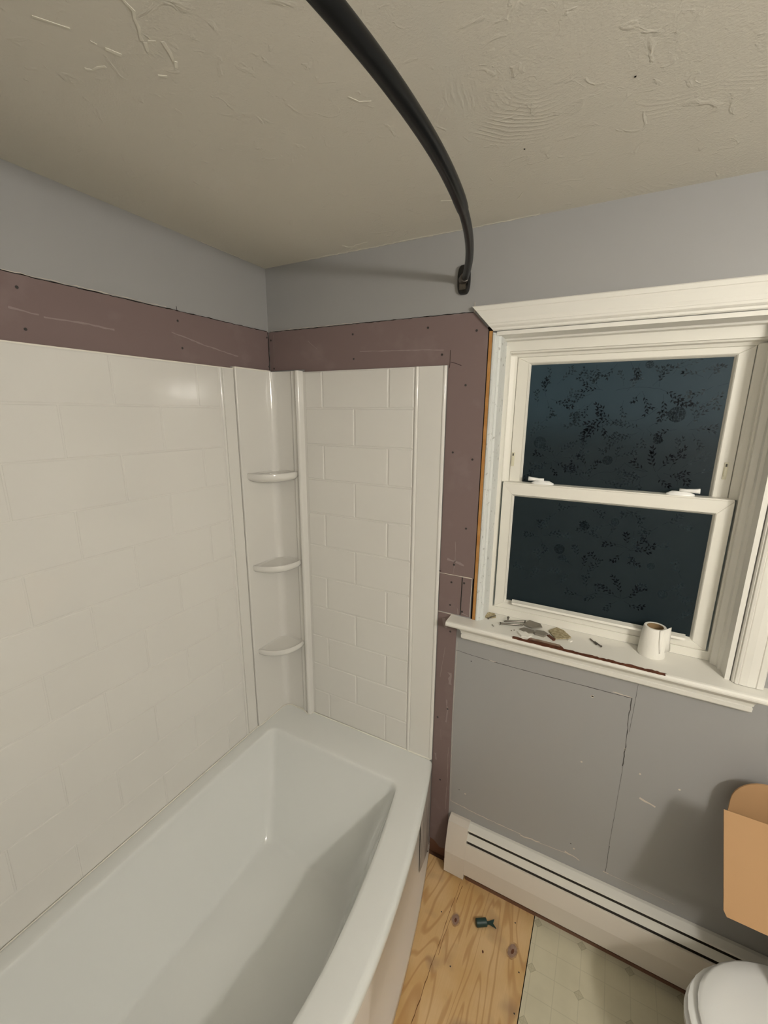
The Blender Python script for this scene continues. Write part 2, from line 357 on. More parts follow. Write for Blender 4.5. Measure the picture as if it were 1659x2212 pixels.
# ---- mauve drywall strips (boards) round the surround
def board(name, pts, ax, label, seams_=None, t=0.0022):
    if ax == 'y': bm = plate([(p[0], 0.0, p[1]) for p in pts], (0, -1, 0), t)
    else: bm = plate([(0.0, p[0], p[1]) for p in pts], (1, 0, 0), t)
    return tag(obj(name, bm, BOARD), label, 'drywall')
bl = board('drywall_strip', [(-1.53, 1.997), (-1.53, 2.149), (-0.86, 2.1485), (-0.40, 2.151), (-0.004, 2.1525), (-0.004, 2.003), (-0.21, 2.003), (-0.21, 1.997)], 'x', 'mauve drywall strip along the long tub wall, above the white tiled panel')
bt = board('drywall_strip', [(0.004, 2.003), (0.004, 2.150), (0.42, 2.1485), (0.845, 2.1465), (0.888, 2.100), (0.893, 2.092), (0.893, 1.275), (0.7675, 1.275), (0.7675, 1.9945), (0.178, 1.9945), (0.178, 2.003)], 'y', 'large L-shaped mauve drywall strip between tiled end panel and window')
bp1 = board('drywall_patch', [(0.7675, 1.125), (0.7675, 1.2725), (0.8515, 1.2725), (0.850, 1.125)], 'y', 'small mauve drywall patch, the wider of the two just above the sill end', t=0.003)
bp2 = board('drywall_patch', [(0.8535, 1.125), (0.8545, 1.2725), (0.888, 1.2725), (0.886, 1.125)], 'y', 'narrow mauve drywall patch beside the orange wood strip, just above the sill', t=0.003)
bs = board('drywall_strip', [(0.7675, 1.1195), (0.8415, 1.1195), (0.840, 1.0), (0.840, 0.70), (0.845, 0.35), (0.848, 0.06), (0.838, 0.045), (0.815, 0.040), (0.790, 0.062), (0.7675, 0.07)], 'y', 'narrow scuffed mauve drywall strip running from the sill end down to the floor')
def bseam(par, pts, wd, m, jag=0.0006, seed=1, ax='y', off=0.0024):
    if m is BSCR: jag = min(jag, wd*0.25)
    if ax == 'y': P = [(x, -off, z) for x, z in pts]; n = (0, -1, 0)
    else: P = [(off, y, z) for y, z in pts]; n = (1, 0, 0)
    return obj('edge_crack' if m is DARK else 'plaster_scratch', ribbon(P, n, wd, 0.0005, jag, seed=seed), m, par)
BSCR = mat('pale_scratch', (0.285, 0.232, 0.222), 0.8, 0.2)
for q in (bl, bt):
    pass
bseam(bl, [(-1.5, 2.1485), (-0.86, 2.1485)], 0.0014, DARK, seed=2, ax='x')
bseam(bl, [(-0.86, 2.1485), (-0.55, 2.150), (-0.40, 2.1515), (-0.01, 2.1525)], 0.0020, DARK, 0.001, seed=3, ax='x')
bseam(bl, [(-0.86, 2.151), (-0.45, 2.154)], 0.0014, PALE, 0.0012, seed=5, ax='x')
bseam(bl, [(-0.005, 2.15), (-0.005, 1.995)], 0.003, DARK, 0.001, seed=6, ax='x')
bseam(bl, [(-0.44, 2.083), (-0.33, 2.063), (-0.22, 2.047), (-0.17, 2.041)], 0.0042, BSCR, 0.001, seed=7, ax='x')
bseam(bl, [(-0.86, 2.071), (-0.83, 2.068), (-0.80, 2.0665)], 0.004, BSCR, 0.004, seed=8, ax='x')
bseam(bl, [(-0.79, 2.062), (-0.70, 2.065), (-0.62, 2.06)], 0.004, BSCR, 0.002, seed=18, ax='x')
bseam(bl, [(-0.413, 2.149), (-0.414, 2.164)], 0.0012, DARK, 0, seed=9, ax='x')
bseam(bl, [(-0.885, 2.149), (-0.882, 2.166)], 0.0012, DARK, 0, seed=9, ax='x')
bseam(bt, [(0.01, 2.151), (0.42, 2.1495), (0.843, 2.1475)], 0.0018, DARK, 0.0008, seed=4)
bseam(bt, [(0.02, 2.154), (0.30, 2.1525), (0.43, 2.1520)], 0.0014, PALE, 0.0012, seed=44)
bseam(bt, [(0.846, 2.146), (0.846, 2.176)], 0.0014, PALE, 0.0004, seed=14)
bseam(bt, [(0.030, 2.14), (0.026, 2.05), (0.024, 2.0)], 0.0018, BSCR, 0.0006, seed=15)
bseam(bt, [(0.43, 2.055), (0.56, 2.050), (0.66, 2.047), (0.75, 2.042)], 0.0028, BSCR, 0.001, seed=16)
bseam(bt, [(0.20, 2.105), (0.24, 2.075)], 0.0018, BSCR, 0.001, seed=17)
bseam(bt, [(0.772, 2.040), (0.773, 1.998), (0.772, 1.985)], 0.0012, DARK, 0, seed=5)
bseam(bt, [(0.775, 2.003), (0.790, 1.9995), (0.812, 1.991)], 0.0014, DARK, 0, seed=5)
bseam(bt, [(0.793, 1.331), (0.828, 1.3260), (0.855, 1.316)], 0.007, BSCR, 0.001, seed=25)
bseam(bt, [(0.82, 1.40), (0.823, 1.33), (0.818, 1.28)], 0.0022, BSCR, 0.0012, seed=26)
bseam(bt, [(0.758, 1.282), (0.772, 1.2815)], 0.003, DARK, 0.0004, seed=27)
bseam(bt, [(0.757, 1.2745), (0.80, 1.2742), (0.888, 1.2740)], 0.0026, PALE, 0.0005, seed=28)
bseam(bp2, [(0.8875, 1.272), (0.8860, 1.128)], 0.0016, PALE, 0.0003, seed=29, off=0.0031)
bseam(bp1, [(0.8520, 1.2725), (0.8510, 1.125)], 0.0016, DARK, 0, seed=30, off=0.0031)
bseam(bp1, [(0.753, 1.122), (0.80, 1.1215), (0.835, 1.1212)], 0.0024, PALE, 0.0005, seed=31, off=0.0031)
bseam(bp1, [(0.84, 1.15), (0.843, 1.128)], 0.003, BSCR, 0.002, seed=32, off=0.0031)
bseam(bp2, [(0.858, 1.136), (0.88, 1.130)], 0.003, BSCR, 0.003, seed=33, off=0.0031)
for pp, ww, sd in (([(0.80, 0.98), (0.785, 0.85)], 0.002, 1), ([(0.825, 0.88), (0.827, 0.83)], 0.012, 2), ([(0.815, 0.76), (0.822, 0.70), (0.818, 0.66)], 0.006, 3),
                   ([(0.832, 0.55), (0.835, 0.40), (0.832, 0.25)], 0.0025, 4), ([(0.79, 1.10), (0.80, 1.06)], 0.010, 5), ([(0.78, 0.50), (0.782, 0.47)], 0.006, 6), ([(0.797, 0.62), (0.80, 0.57)], 0.002, 7)):
    bseam(bs, pp, ww, BSCR, ww*0.5, seed=sd)
def screw(par, x, z, ax='y', off=0.0024):
    P = [(x, -off, z), (x, -off-0.0006, z)] if ax == 'y' else [(off, x, z), (off+0.0006, x, z)]
    return obj('screw_head', tube(P, 0.0038, 8), SCRW, par)
SCRW = mat('dark_screw', (0.045, 0.04, 0.038), 0.5, 0.5, 0.3)
for y, z in ((-0.836, 2.119), (-0.833, 2.028), (-0.414, 2.121), (-0.406, 2.040), (-0.012, 2.13), (-0.008, 2.02)): screw(bl, y, z, 'x')
for x, z in ((0.401, 2.115), (0.692, 2.114), (0.856, 2.093), (0.404, 2.031), (0.744, 2.028), (0.829, 1.93), (0.796, 1.712), (0.865, 1.692), (0.856, 1.453), (0.819, 1.314), (0.014, 2.12), (0.024, 2.012)): screw(bt, x, z)
for x, z in ((0.813, 1.246), (0.812, 1.157)): screw(bp1, x, z, off=0.0031)
for x, z in ((0.860, 1.252), (0.858, 1.141)): screw(bp2, x, z, off=0.0031)
for x, z in ((0.817, 1.051), (0.821, 0.721), (0.782, 0.669), (0.804, 0.381)): screw(bs, x, z)

# ================================================================== WINDOW
win = struct(bpy.data.objects.new('window_1', None)); COL.objects.link(win); win.location = (1.27, 0.0, 1.10)
YF = 0.085
# jamb liner (reveal) and the bare stud edge at the left
obj('jamb', box(WX0+0.0005, WX0+0.012, 0.012, YF+0.02, 1.12, WZ1-0.001), TRIM, win)
obj('jamb', box(WX1-0.012, WX1-0.0005, -0.004, YF+0.02, 1.12, WZ1-0.001), TRIM, win)
obj('jamb', box(WX0+0.012, WX1-0.012, -0.004, YF+0.02, WZ1-0.012, WZ1-0.001), TRIM, win)
# peeling edge trims in place of the removed left casing
obj('peeling_jamb_edge', prism_z([(0.907, 0.012), (0.907, -0.003), (0.910, -0.006), (0.9155, -0.006), (0.9175, 0.0), (0.9235, 0.001), (0.925, 0.010), (0.931, 0.012), (0.933, 0.03), (0.933, YF), (0.908, YF)], 1.1205, 2.082), PEEL, win)
gap = obj('casing_gap', box(0.890, 0.9065, -0.0012, 0.001, 1.1205, 2.100), DARK, win)
obj('bare_wood_edge', box(0.8965, 0.9065, -0.003, 0.0, 1.1205, 2.088), ORANGE, win)
# stops along the other sides
obj('stop', prism_z([(WX1-0.001, -0.002), (WX1-0.001, YF), (1.600, YF), (1.600, 0.070), (1.606, 0.066), (1.613, 0.062), (1.614, 0.045), (1.621, 0.040), (1.622, 0.0)], 1.1205, 2.074), TRIM, win)
obj('stop', prism_x([(0.0, 2.0745), (YF, 2.0745), (YF, 2.066), (0.055, 2.066), (0.052, 2.071), (0.03, 2.0715)], 0.925, 1.622), TRIM, win)
# vinyl frame
FX0, FX1 = 0.9445, 1.5945
obj('window_frame', box(0.926, FX0, YF, YF+0.05, 1.1205, 2.078), VINYLW, win)
obj('window_frame', box(FX1, 1.624, YF, YF+0.05, 1.1205, 2.078), VINYLW, win)
obj('window_frame', box(FX0, FX1, YF, YF+0.05, 2.037, 2.078), VINYLW, win)
obj('window_frame', box(FX0, FX1, YF, YF+0.05, 1.1205, 1.148), VINYLW, win)
obj('frame_track', prism_x([(YF+0.05, 2.037), (YF+0.05, 2.022), (YF+0.034, 2.022), (YF+0.030, 2.030), (YF+0.012, 2.032), (YF+0.010, 2.037)], FX0, FX1), VINYLW, win)
obj('frame_track', prism_z([(FX0, YF+0.02), (FX0+0.012, YF+0.028), (FX0+0.018, YF+0.034), (FX0+0.018, YF+0.05), (FX0, YF+0.05)], 1.61, 2.025), VINYLW, win)
obj('frame_track', prism_z([(FX1, YF+0.02), (FX1-0.010, YF+0.028), (FX1-0.016, YF+0.034), (FX1-0.016, YF+0.05), (FX1, YF+0.05)], 1.61, 2.025), VINYLW, win)
def sash(x0, x1, z0, z1, gx0, gx1, gz0, gz1, yf, par, nm):
    s = obj(nm, None or sash_rail([(x0, z0), (x0, z1), (gx0, gz1), (gx0, gz0)], yf), VINYLW, par)
    obj('sash_rail', sash_rail([(x1, z0), (gx1, gz0), (gx1, gz1), (x1, z1)], yf), VINYLW, s)
    obj('sash_rail', sash_rail([(x0, z1), (x1, z1), (gx1, gz1), (gx0, gz1)], yf), VINYLW, s)
    obj('sash_rail', sash_rail([(x0, z0), (gx0, gz0), (gx1, gz0), (x1, z0)], yf), VINYLW, s)
    # glazing bead, sloping in to the glass
    o = [(gx0, gz0), (gx1, gz0), (gx1, gz1), (gx0, gz1)]; k = 0.006
    i_ = [(gx0+k, gz0+k), (gx1-k, gz0+k), (gx1-k, gz1-k), (gx0+k, gz1-k)]
    bm = loft([[(x, yf-0.001, z) for x, z in o], [(x, yf+0.0005, z) for x, z in [(gx0+.0015, gz0+.0015), (gx1-.0015, gz0+.0015), (gx1-.0015, gz1-.0015), (gx0+.0015, gz1-.0015)]], [(x, yf+0.010, z) for x, z in i_], [(x, yf+0.014, z) for x, z in i_], [(x, yf+0.014, z) for x, z in o]], None, True)
    obj('glazing_bead', bm, VINYLW, s)
    return s
def sash_rail(q, yf):
    bm = plate([(x, yf, z) for x, z in q], (0, 1, 0), 0.028)
    bmesh.ops.bevel(bm, geom=[e for e in bm.edges if all(abs(v.co.y-yf) < 1e-5 for v in e.verts)], offset=0.0012, segments=1, affect='EDGES')
    return bm
up = sash(0.9635, 1.5775, 1.575, 2.022, 1.000, 1.541, 1.602, 2.003, YF+0.040, win, 'upper_sash')
lo = sash(0.9510, 1.5890, 1.148, 1.6085, 0.9850, 1.5520, 1.172, 1.5700, YF+0.004, win, 'lower_sash')
obj('glass_pane', box(1.003, 1.538, YF+0.050, YF+0.054, 1.59, 2.000), FILM, up)
obj('glass_pane', box(0.988, 1.549, YF+0.014, YF+0.018, 1.174, 1.568), FILM, lo)
obj('meeting_rail_top', box(0.953, 1.587, YF+0.002, YF+0.040, 1.6085, 1.6125), VINYLW, lo)
obj('lift_handle', prism_x([(YF+0.004, 1.188), (YF-0.016, 1.184), (YF-0.019, 1.178), (YF-0.012, 1.1755), (YF+0.004, 1.170)], 1.018, 1.530, mit0=-0.5, mit1=0.4, zref=1.18), VINYLW, lo)
# sash locks
for cx, sg in ((1.078, -1), (1.462, 1)):
    yb = YF+0.018
    base = []
    for k in range(20):
        a = k*math.tau/20
        base.append((cx+0.036*math.cos(a), yb+0.013*math.sin(a)*(1 if math.sin(a) > 0 else 1)))
    L = loft([[(x, y, 1.6126) for x, y in base], [(cx+(x-cx)*.97, yb+(y-yb)*.95, 1.617) for x, y in base], [(cx+(x-cx)*.6, yb+(y-yb)*.6, 1.624) for x, y in base]], None, True, True, True)
    lk = obj('sash_lock', L, WHITEP, lo, smooth=True, sharp=50)
    pth = [(cx-sg*0.004, yb-0.002, 1.6275), (cx+sg*0.012, yb-0.004, 1.6275), (cx+sg*0.034, yb-0.007, 1.6285), (cx+sg*0.045, yb-0.008, 1.629)]
    obj('lock_lever', tube(pth, [0.0052, 0.0045, 0.0062, 0.0074], 10), WHITEP, lo, smooth=True)
for cx in (0.9715, 1.5605):
    v = obj('vent_latch', box(cx-0.0045, cx+0.0045, YF+0.0375, YF+0.040, 1.664, 1.712), CREAMP, up, bevel=0.0015)
    obj('latch_slot', box(cx-0.002, cx+0.002, YF+0.0368, YF+0.0376, 1.700, 1.708), GROOVE, up)
    obj('latch_button', box(cx-0.003, cx+0.003, YF+0.0350, YF+0.0376, 1.672, 1.698), CREAMP, up)

# ---- leaf film print on the panes
def leaf_spray(bm, x, z, ang, length, rnd, y, lf=0.0075, curve=0.6, dens=1.0, bare=0.15, sub=True):
    """a curved twig with small pointed leaves in pairs"""
    steps = max(3, int(length/0.0056*dens)); a = ang; px, pz = x, z; st = length/steps
    for i in range(steps):
        a += 0.6*curve/steps + rnd.uniform(-0.06, 0.06)
        nx, nz = px+math.cos(a)*st, pz+math.sin(a)*st
        hw = 0.00028
        sx_, sz_ = -math.sin(a)*hw, math.cos(a)*hw
        bm.faces.new([bm.verts.new(p) for p in ((px+sx_, y, pz+sz_), (px-sx_, y, pz-sz_), (nx-sx_, y, nz-sz_), (nx+sx_, y, nz+sz_))])
        if i/steps > bare:
            sd = 1 if i % 2 else -1
            la = a+sd*rnd.uniform(0.45, 0.95); q = lf*rnd.uniform(0.75, 1.15)
            leaf(bm, nx+math.cos(la)*0.0012, nz+math.sin(la)*0.0012, la, q, y)
            if sub and i % 3 == 1 and i/steps < 0.8:
                sd = 1 if rnd.random() < 0.5 else -1
                leaf_spray(bm, nx, nz, a+sd*rnd.uniform(0.5, 0.8), length*rnd.uniform(0.35, 0.5), rnd, y, lf, -sd*0.4, dens, 0.1, False)
        px, pz = nx, nz
    leaf(bm, px, pz, a, lf, y)
def leaf(bm, x, z, a, q, y):
    c, s = math.cos(a), math.sin(a); pts = ((0, 0), (0.32, 0.20), (0.62, 0.17), (1.05, 0), (0.6, -0.16), (0.3, -0.19))
    bm.faces.new([bm.verts.new((x+(p*c-t*s)*q, y, z+(p*s+t*c)*q)) for p, t in pts])
def ballprint(bm, x, z, rad, y, rnd):
    n = int(rad/0.0013)
    for i in range(-n, n+1):
        o = i*0.0026*0.5
        if abs(o) >= rad: continue
        h = math.sqrt(rad*rad-o*o); k = 0.00045
        for hor in (0, 1):
            segs = 5; 
            for j in range(segs):
                if rnd.random() < 0.25: continue
                a0 = -h+2*h*j/segs; a1 = -h+2*h*(j+0.85)/segs
                if hor: pts = ((x+a0, z+o-k), (x+a1, z+o-k), (x+a1, z+o+k), (x+a0, z+o+k))
                else: pts = ((x+o-k, z+a0), (x+o+k, z+a0), (x+o+k, z+a1), (x+o-k, z+a1))
                bm.faces.new([bm.verts.new((p, y, q)) for p, q in pts])
def curve_line(bm, pts, y, hw=0.0003):
    for (a, b2), (c, d2) in zip(pts, pts[1:]):
        v = Vector((c-a, d2-b2)).normalized(); s = (-v.y*hw, v.x*hw)
        bm.faces.new([bm.verts.new(p) for p in ((a+s[0], y, b2+s[1]), (a-s[0], y, b2-s[1]), (c-s[0], y, d2-s[1]), (c+s[0], y, d2+s[1]))])
def arc(p0, p1, bow, n=14):
    p0 = Vector(p0); p1 = Vector(p1); m = p1-p0; nn = Vector((-m.y, m.x))
    return [tuple(p0+m*(i/n)+nn*bow*math.sin(math.pi*i/n)) for i in range(n+1)]
def film(pane, y, items, balls, lines, rect):
    pane['label'] = 'dark glass covered with frosted leaf print film'
    x0, x1, z0, z1 = rect
    for level, mm, dy in ((0, LEAFD, -0.0006), (1, LEAFM, -0.0004), (2, LEAFF, -0.0002)):
        rnd = random.Random(31+level); bm = bmesh.new()
        for (lv, x, z, a, ln, cv, lf) in items:
            if lv == level: leaf_spray(bm, x, z, math.radians(a), ln, rnd, y+dy, lf, cv)
        for (lv, x, z, rad) in balls:
            if lv == level: ballprint(bm, x, z, rad, y+dy, rnd)
        if level == 1:
            for L in lines: curve_line(bm, arc(*L), y+dy)
        bad = [f for f in bm.faces if any(not (x0 < v.co.x < x1 and z0 < v.co.z < z1) for v in f.verts)]
        bmesh.ops.delete(bm, geom=bad, context='FACES')
        me = bpy.data.meshes.new('leaf_print'); bm.to_mesh(me); bm.free()
        o = link('leaf_print', me, mm, lo if pane.parent is lo else up); o['kind'] = 'stuff'
GU = [c for c in up.children if c.name.startswith('glass_pane')][0]; GL = [c for c in lo.children if c.name.startswith('glass_pane')][0]
def auto(rect, n, seed, levels=(1, 2, 2)):
    rnd = random.Random(seed); out = []
    for i in range(n):
        out.append((rnd.choice(levels), rnd.uniform(rect[0], rect[1]), rnd.uniform(rect[2], rect[3]), rnd.uniform(0, 360), rnd.uniform(0.04, 0.07), rnd.uniform(-1, 1), 0.0085))
    return out
RU = (1.0065, 1.5345, 1.610, 1.9965); RL = (0.9915, 1.5455, 1.1785, 1.5635)
U = [(0, 1.275, 1.822, 178, 0.085, 0.9, 0.0115), (0, 1.262, 1.820, 130, 0.055, 0.8, 0.011), (0, 1.245, 1.812, 215, 0.060, -0.3, 0.0115), (0, 1.235, 1.812, 275, 0.03, 0.3, 0.010),
     (1, 1.20, 1.80, 170, 0.055, 0.2, 0.0095), (1, 1.17, 1.805, 130, 0.04, 0.3, 0.008),
     (0, 1.375, 1.915, -20, 0.060, -0.5, 0.011), (0, 1.385, 1.900, -80, 0.055, 0.1, 0.011), (1, 1.355, 1.925, 55, 0.060, -0.3, 0.010), (0, 1.410, 1.895, -45, 0.045, 0.5, 0.010), (1, 1.372, 1.922, 95, 0.05, -0.2, 0.009),
     (0, 1.330, 1.910, -60, 0.055, -0.4, 0.010), (0, 1.325, 1.905, -130, 0.03, 0.3, 0.009),
     (1, 1.055, 1.915, 80, 0.035, 0.3, 0.010), (0, 1.060, 1.895, 100, 0.045, 0.3, 0.010), (0, 1.075, 1.890, -20, 0.055, -0.6, 0.010), (1, 1.065, 1.885, -75, 0.05, 0.2, 0.010),
     (0, 1.225, 1.915, 165, 0.055, 0.5, 0.010), (1, 1.215, 1.918, 130, 0.07, 0.5, 0.009), (1, 1.195, 1.925, 140, 0.05, 0.6, 0.009), (1, 1.195, 1.905, 200, 0.055, 0.4, 0.009), (0, 1.20, 1.88, 230, 0.045, 0.3, 0.008), (2, 1.18, 1.87, 220, 0.045, 0.3, 0.008),
     (1, 1.285, 1.885, -100, 0.045, 0.3, 0.0085), (2, 1.28, 1.925, 100, 0.04, 0.5, 0.009), (2, 1.29, 1.91, 50, 0.04, 0.5, 0.009),
     (1, 1.255, 1.992, -120, 0.045, 0.2, 0.010), (1, 1.290, 1.995, -70, 0.045, 0.3, 0.0105), (1, 1.315, 1.99, -110, 0.035, 0.3, 0.010), (2, 1.20, 1.99, -90, 0.035, 0.3, 0.009), (2, 1.23, 1.975, -150, 0.04, 0.3, 0.009),
     (1, 1.475, 1.945, 150, 0.05, 0.3, 0.010), (1, 1.485, 1.94, 60, 0.04, -0.3, 0.010), (1, 1.50, 1.92, -140, 0.055, -0.3, 0.0105), (2, 1.51, 1.92, 20, 0.05, -0.3, 0.010), (1, 1.515, 1.905, -100, 0.04, 0.4, 0.010), (2, 1.42, 1.975, 20, 0.06, 0.3, 0.009), (2, 1.40, 1.955, 60, 0.05, 0.3, 0.009), (2, 1.45, 1.96, 10, 0.05, 0.3, 0.009),
     (1, 1.345, 1.795, 150, 0.075, 0.4, 0.0088), (1, 1.335, 1.79, 215, 0.085, -0.3, 0.0088), (1, 1.33, 1.785, 190, 0.07, 0.1, 0.0088), (1, 1.355, 1.80, -40, 0.05, -0.3, 0.0088), (1, 1.36, 1.805, 40, 0.06, -0.5, 0.0085), (1, 1.35, 1.79, 260, 0.04, 0.4, 0.0085), (1, 1.28, 1.755, 220, 0.045, 0.3, 0.009),
     (0, 1.43, 1.800, 190, 0.045, 0.3, 0.010), (1, 1.455, 1.81, 60, 0.055, -0.3, 0.010), (1, 1.46, 1.80, 10, 0.06, 0.3, 0.010), (1, 1.47, 1.79, -60, 0.045, 0.3, 0.010), (1, 1.48, 1.82, 110, 0.05, 0.2, 0.010),
     (1, 1.105, 1.700, 120, 0.045, 0.5, 0.010), (0, 1.085, 1.695, 150, 0.045, 0.3, 0.0095), (0, 1.100, 1.690, -25, 0.055, 0.2, 0.010), (1, 1.09, 1.68, 200, 0.065, 0.3, 0.009), (1, 1.11, 1.705, 60, 0.055, -0.4, 0.009), (2, 1.13, 1.70, 10, 0.06, 0.2, 0.009), (0, 1.095, 1.685, -80, 0.04, 0.3, 0.009), (1, 1.05, 1.66, 220, 0.05, 0.3, 0.009),
     (1, 1.185, 1.735, 80, 0.04, 0.3, 0.009), (0, 1.205, 1.668, 110, 0.045, 0.4, 0.010), (1, 1.19, 1.70, 100, 0.06, -0.2, 0.0085), (0, 1.195, 1.66, 160, 0.04, -0.5, 0.010), (0, 1.215, 1.655, 60, 0.04, 0.3, 0.010), (1, 1.225, 1.70, 250, 0.05, 0.6, 0.008),
     (1, 1.20, 1.635, 140, 0.045, 0.2, 0.009), (1, 1.165, 1.632, 110, 0.04, 0.2, 0.009), (1, 1.245, 1.64, -20, 0.05, 0.2, 0.009), (1, 1.29, 1.64, 20, 0.05, 0.3, 0.009), (1, 1.28, 1.71, 20, 0.055, 0.3, 0.0085), (1, 1.285, 1.695, 80, 0.04, 0.3, 0.0085),
     (0, 1.375, 1.672, 160, 0.050, -0.5, 0.0105), (0, 1.395, 1.672, 120, 0.055, -0.3, 0.0115), (0, 1.400, 1.675, 60, 0.050, -0.3, 0.011), (0, 1.415, 1.670, -10, 0.065, -0.3, 0.0115), (0, 1.43, 1.68, 75, 0.055, 0.1, 0.0105), (0, 1.40, 1.665, -60, 0.045, 0.3, 0.011), (1, 1.375, 1.66, 200, 0.06, 0.3, 0.009), (1, 1.36, 1.645, 250, 0.03, 0.3, 0.009), (1, 1.36, 1.65, 170, 0.06, 0.3, 0.009),
     (1, 1.445, 1.72, 90, 0.05, 0.5, 0.009), (2, 1.46, 1.69, 40, 0.06, 0.3, 0.009), (2, 1.49, 1.67, 30, 0.05, 0.3, 0.009), (1, 1.455, 1.635, 90, 0.03, 0.3, 0.009), (2, 1.05, 1.81, 40, 0.05, 0.3, 0.009), (2, 1.09, 1.80, 180, 0.06, 0.3, 0.009), (2, 1.12, 1.80, 10, 0.05, 0.3, 0.009), (2, 1.11, 1.86, 60, 0.06, 0.3, 0.009), (2, 1.09, 1.935, 40, 0.06, 0.3, 0.009), (2, 1.07, 1.95, 100, 0.04, 0.3, 0.009), (2, 1.035, 1.86, 90, 0.05, 0.3, 0.009), (2, 1.04, 1.64, 30, 0.05, 0.3, 0.009), (2, 1.40, 1.88, 10, 0.05, 0.3, 0.009), (2, 1.48, 1.87, 30, 0.05, 0.3, 0.009)]
film(GU, YF+0.050, U, [(1, 1.426, 1.843, 0.0225), (1, 1.388, 1.768, 0.0125), (2, 1.054, 1.748, 0.020), (1, 1.262, 1.700, 0.0145), (2, 1.340, 1.985, 0.011), (2, 1.158, 1.838, 0.011)],
     [((1.26, 1.914), (1.375, 1.915), 0.06), ((1.275, 1.822), (1.375, 1.86), -0.14), ((1.25, 1.66), (1.31, 1.695), -0.18), ((1.31, 1.695), (1.375, 1.672), -0.1), ((1.21, 1.632), (1.27, 1.665), 0.12)], RU)
V = [(0, 1.335, 1.432, 175, 0.05, 0.3, 0.0105), (0, 1.345, 1.432, 100, 0.040, -0.4, 0.0105), (0, 1.35, 1.425, 10, 0.065, 0.3, 0.0110), (0, 1.34, 1.418, 230, 0.04, 0.4, 0.0105), (0, 1.355, 1.415, -60, 0.035, 0.3, 0.010), (0, 1.36, 1.43, 60, 0.045, -0.3, 0.0105), (1, 1.29, 1.445, 160, 0.05, 0.2, 0.009), (1, 1.25, 1.455, 150, 0.05, 0.4, 0.009), (1, 1.23, 1.46, 100, 0.04, 0.4, 0.009), (1, 1.29, 1.46, 60, 0.04, 0.4, 0.009),
     (1, 1.09, 1.44, 100, 0.045, 0.4, 0.010), (1, 1.095, 1.435, 20, 0.05, 0.4, 0.010), (1, 1.085, 1.43, 180, 0.045, -0.4, 0.010), (1, 1.09, 1.425, -70, 0.04, 0.4, 0.010), (2, 1.12, 1.44, 0, 0.05, 0.3, 0.009),
     (1, 1.21, 1.37, 100, 0.045, 0.4, 0.010), (0, 1.225, 1.335, 70, 0.045, 0.4, 0.009), (1, 1.235, 1.31, 60, 0.05, 0.4, 0.009), (0, 1.27, 1.36, 110, 0.04, 0.4, 0.009), (1, 1.26, 1.34, 60, 0.04, 0.4, 0.009), (1, 1.20, 1.345, 150, 0.045, 0.4, 0.009),
     (0, 1.35, 1.265, 100, 0.055, 0.3, 0.0100), (0, 1.355, 1.262, 30, 0.055, 0.3, 0.0100), (0, 1.345, 1.262, 160, 0.055, -0.3, 0.0100), (0, 1.36, 1.255, -30, 0.05, 0.3, 0.0100), (1, 1.34, 1.25, 220, 0.045, 0.4, 0.0095), (1, 1.30, 1.255, 190, 0.05, 0.2, 0.0095), (1, 1.25, 1.265, 100, 0.05, 0.3, 0.0095), (1, 1.24, 1.245, 170, 0.05, 0.3, 0.0095), (1, 1.26, 1.25, 40, 0.05, 0.3, 0.0095), (1, 1.38, 1.28, 60, 0.04, 0.4, 0.0095),
     (1, 1.19, 1.55, 190, 0.05, 0.3, 0.009), (1, 1.22, 1.55, -20, 0.05, 0.3, 0.009), (1, 1.33, 1.555, -30, 0.05, 0.3, 0.010), (1, 1.36, 1.54, -70, 0.05, 0.3, 0.010), (1, 1.37, 1.555, 200, 0.05, 0.3, 0.010), (1, 1.43, 1.52, 30, 0.05, 0.3, 0.010), (1, 1.42, 1.51, -140, 0.05, 0.3, 0.010), (2, 1.45, 1.53, -20, 0.05, 0.3, 0.010), (2, 1.36, 1.49, -90, 0.05, 0.3, 0.009), (2, 1.50, 1.36, 120, 0.05, 0.3, 0.009), (2, 1.49, 1.33, -60, 0.05, 0.3, 0.009), (2, 1.46, 1.31, 30, 0.05, 0.3, 0.009), (2, 1.09, 1.33, 90, 0.05, 0.3, 0.009), (2, 1.10, 1.31, 10, 0.05, 0.3, 0.009), (2, 1.06, 1.30, 160, 0.05, 0.3, 0.009), (2, 1.05, 1.27, 40, 0.05, 0.3, 0.009), (2, 1.15, 1.27, 40, 0.05, 0.3, 0.009), (2, 1.50, 1.22, 40, 0.05, 0.3, 0.009), (2, 1.29, 1.50, 200, 0.05, 0.3, 0.009), (2, 1.40, 1.45, 0, 0.05, 0.3, 0.009), (2, 1.13, 1.52, 220, 0.05, 0.3, 0.009), (2, 1.38, 1.35, 100, 0.05, 0.3, 0.009)]
film(GL, YF+0.014, V, [(1, 1.152, 1.398, 0.017), (1, 1.220, 1.488, 0.015), (2, 1.305, 1.512, 0.012), (2, 1.418, 1.385, 0.011), (2, 1.165, 1.368, 0.012), (2, 1.46, 1.30, 0.014)],
     [((1.30, 1.44), (1.36, 1.425), 0.1), ((1.25, 1.25), (1.35, 1.262), 0.1)], RL)

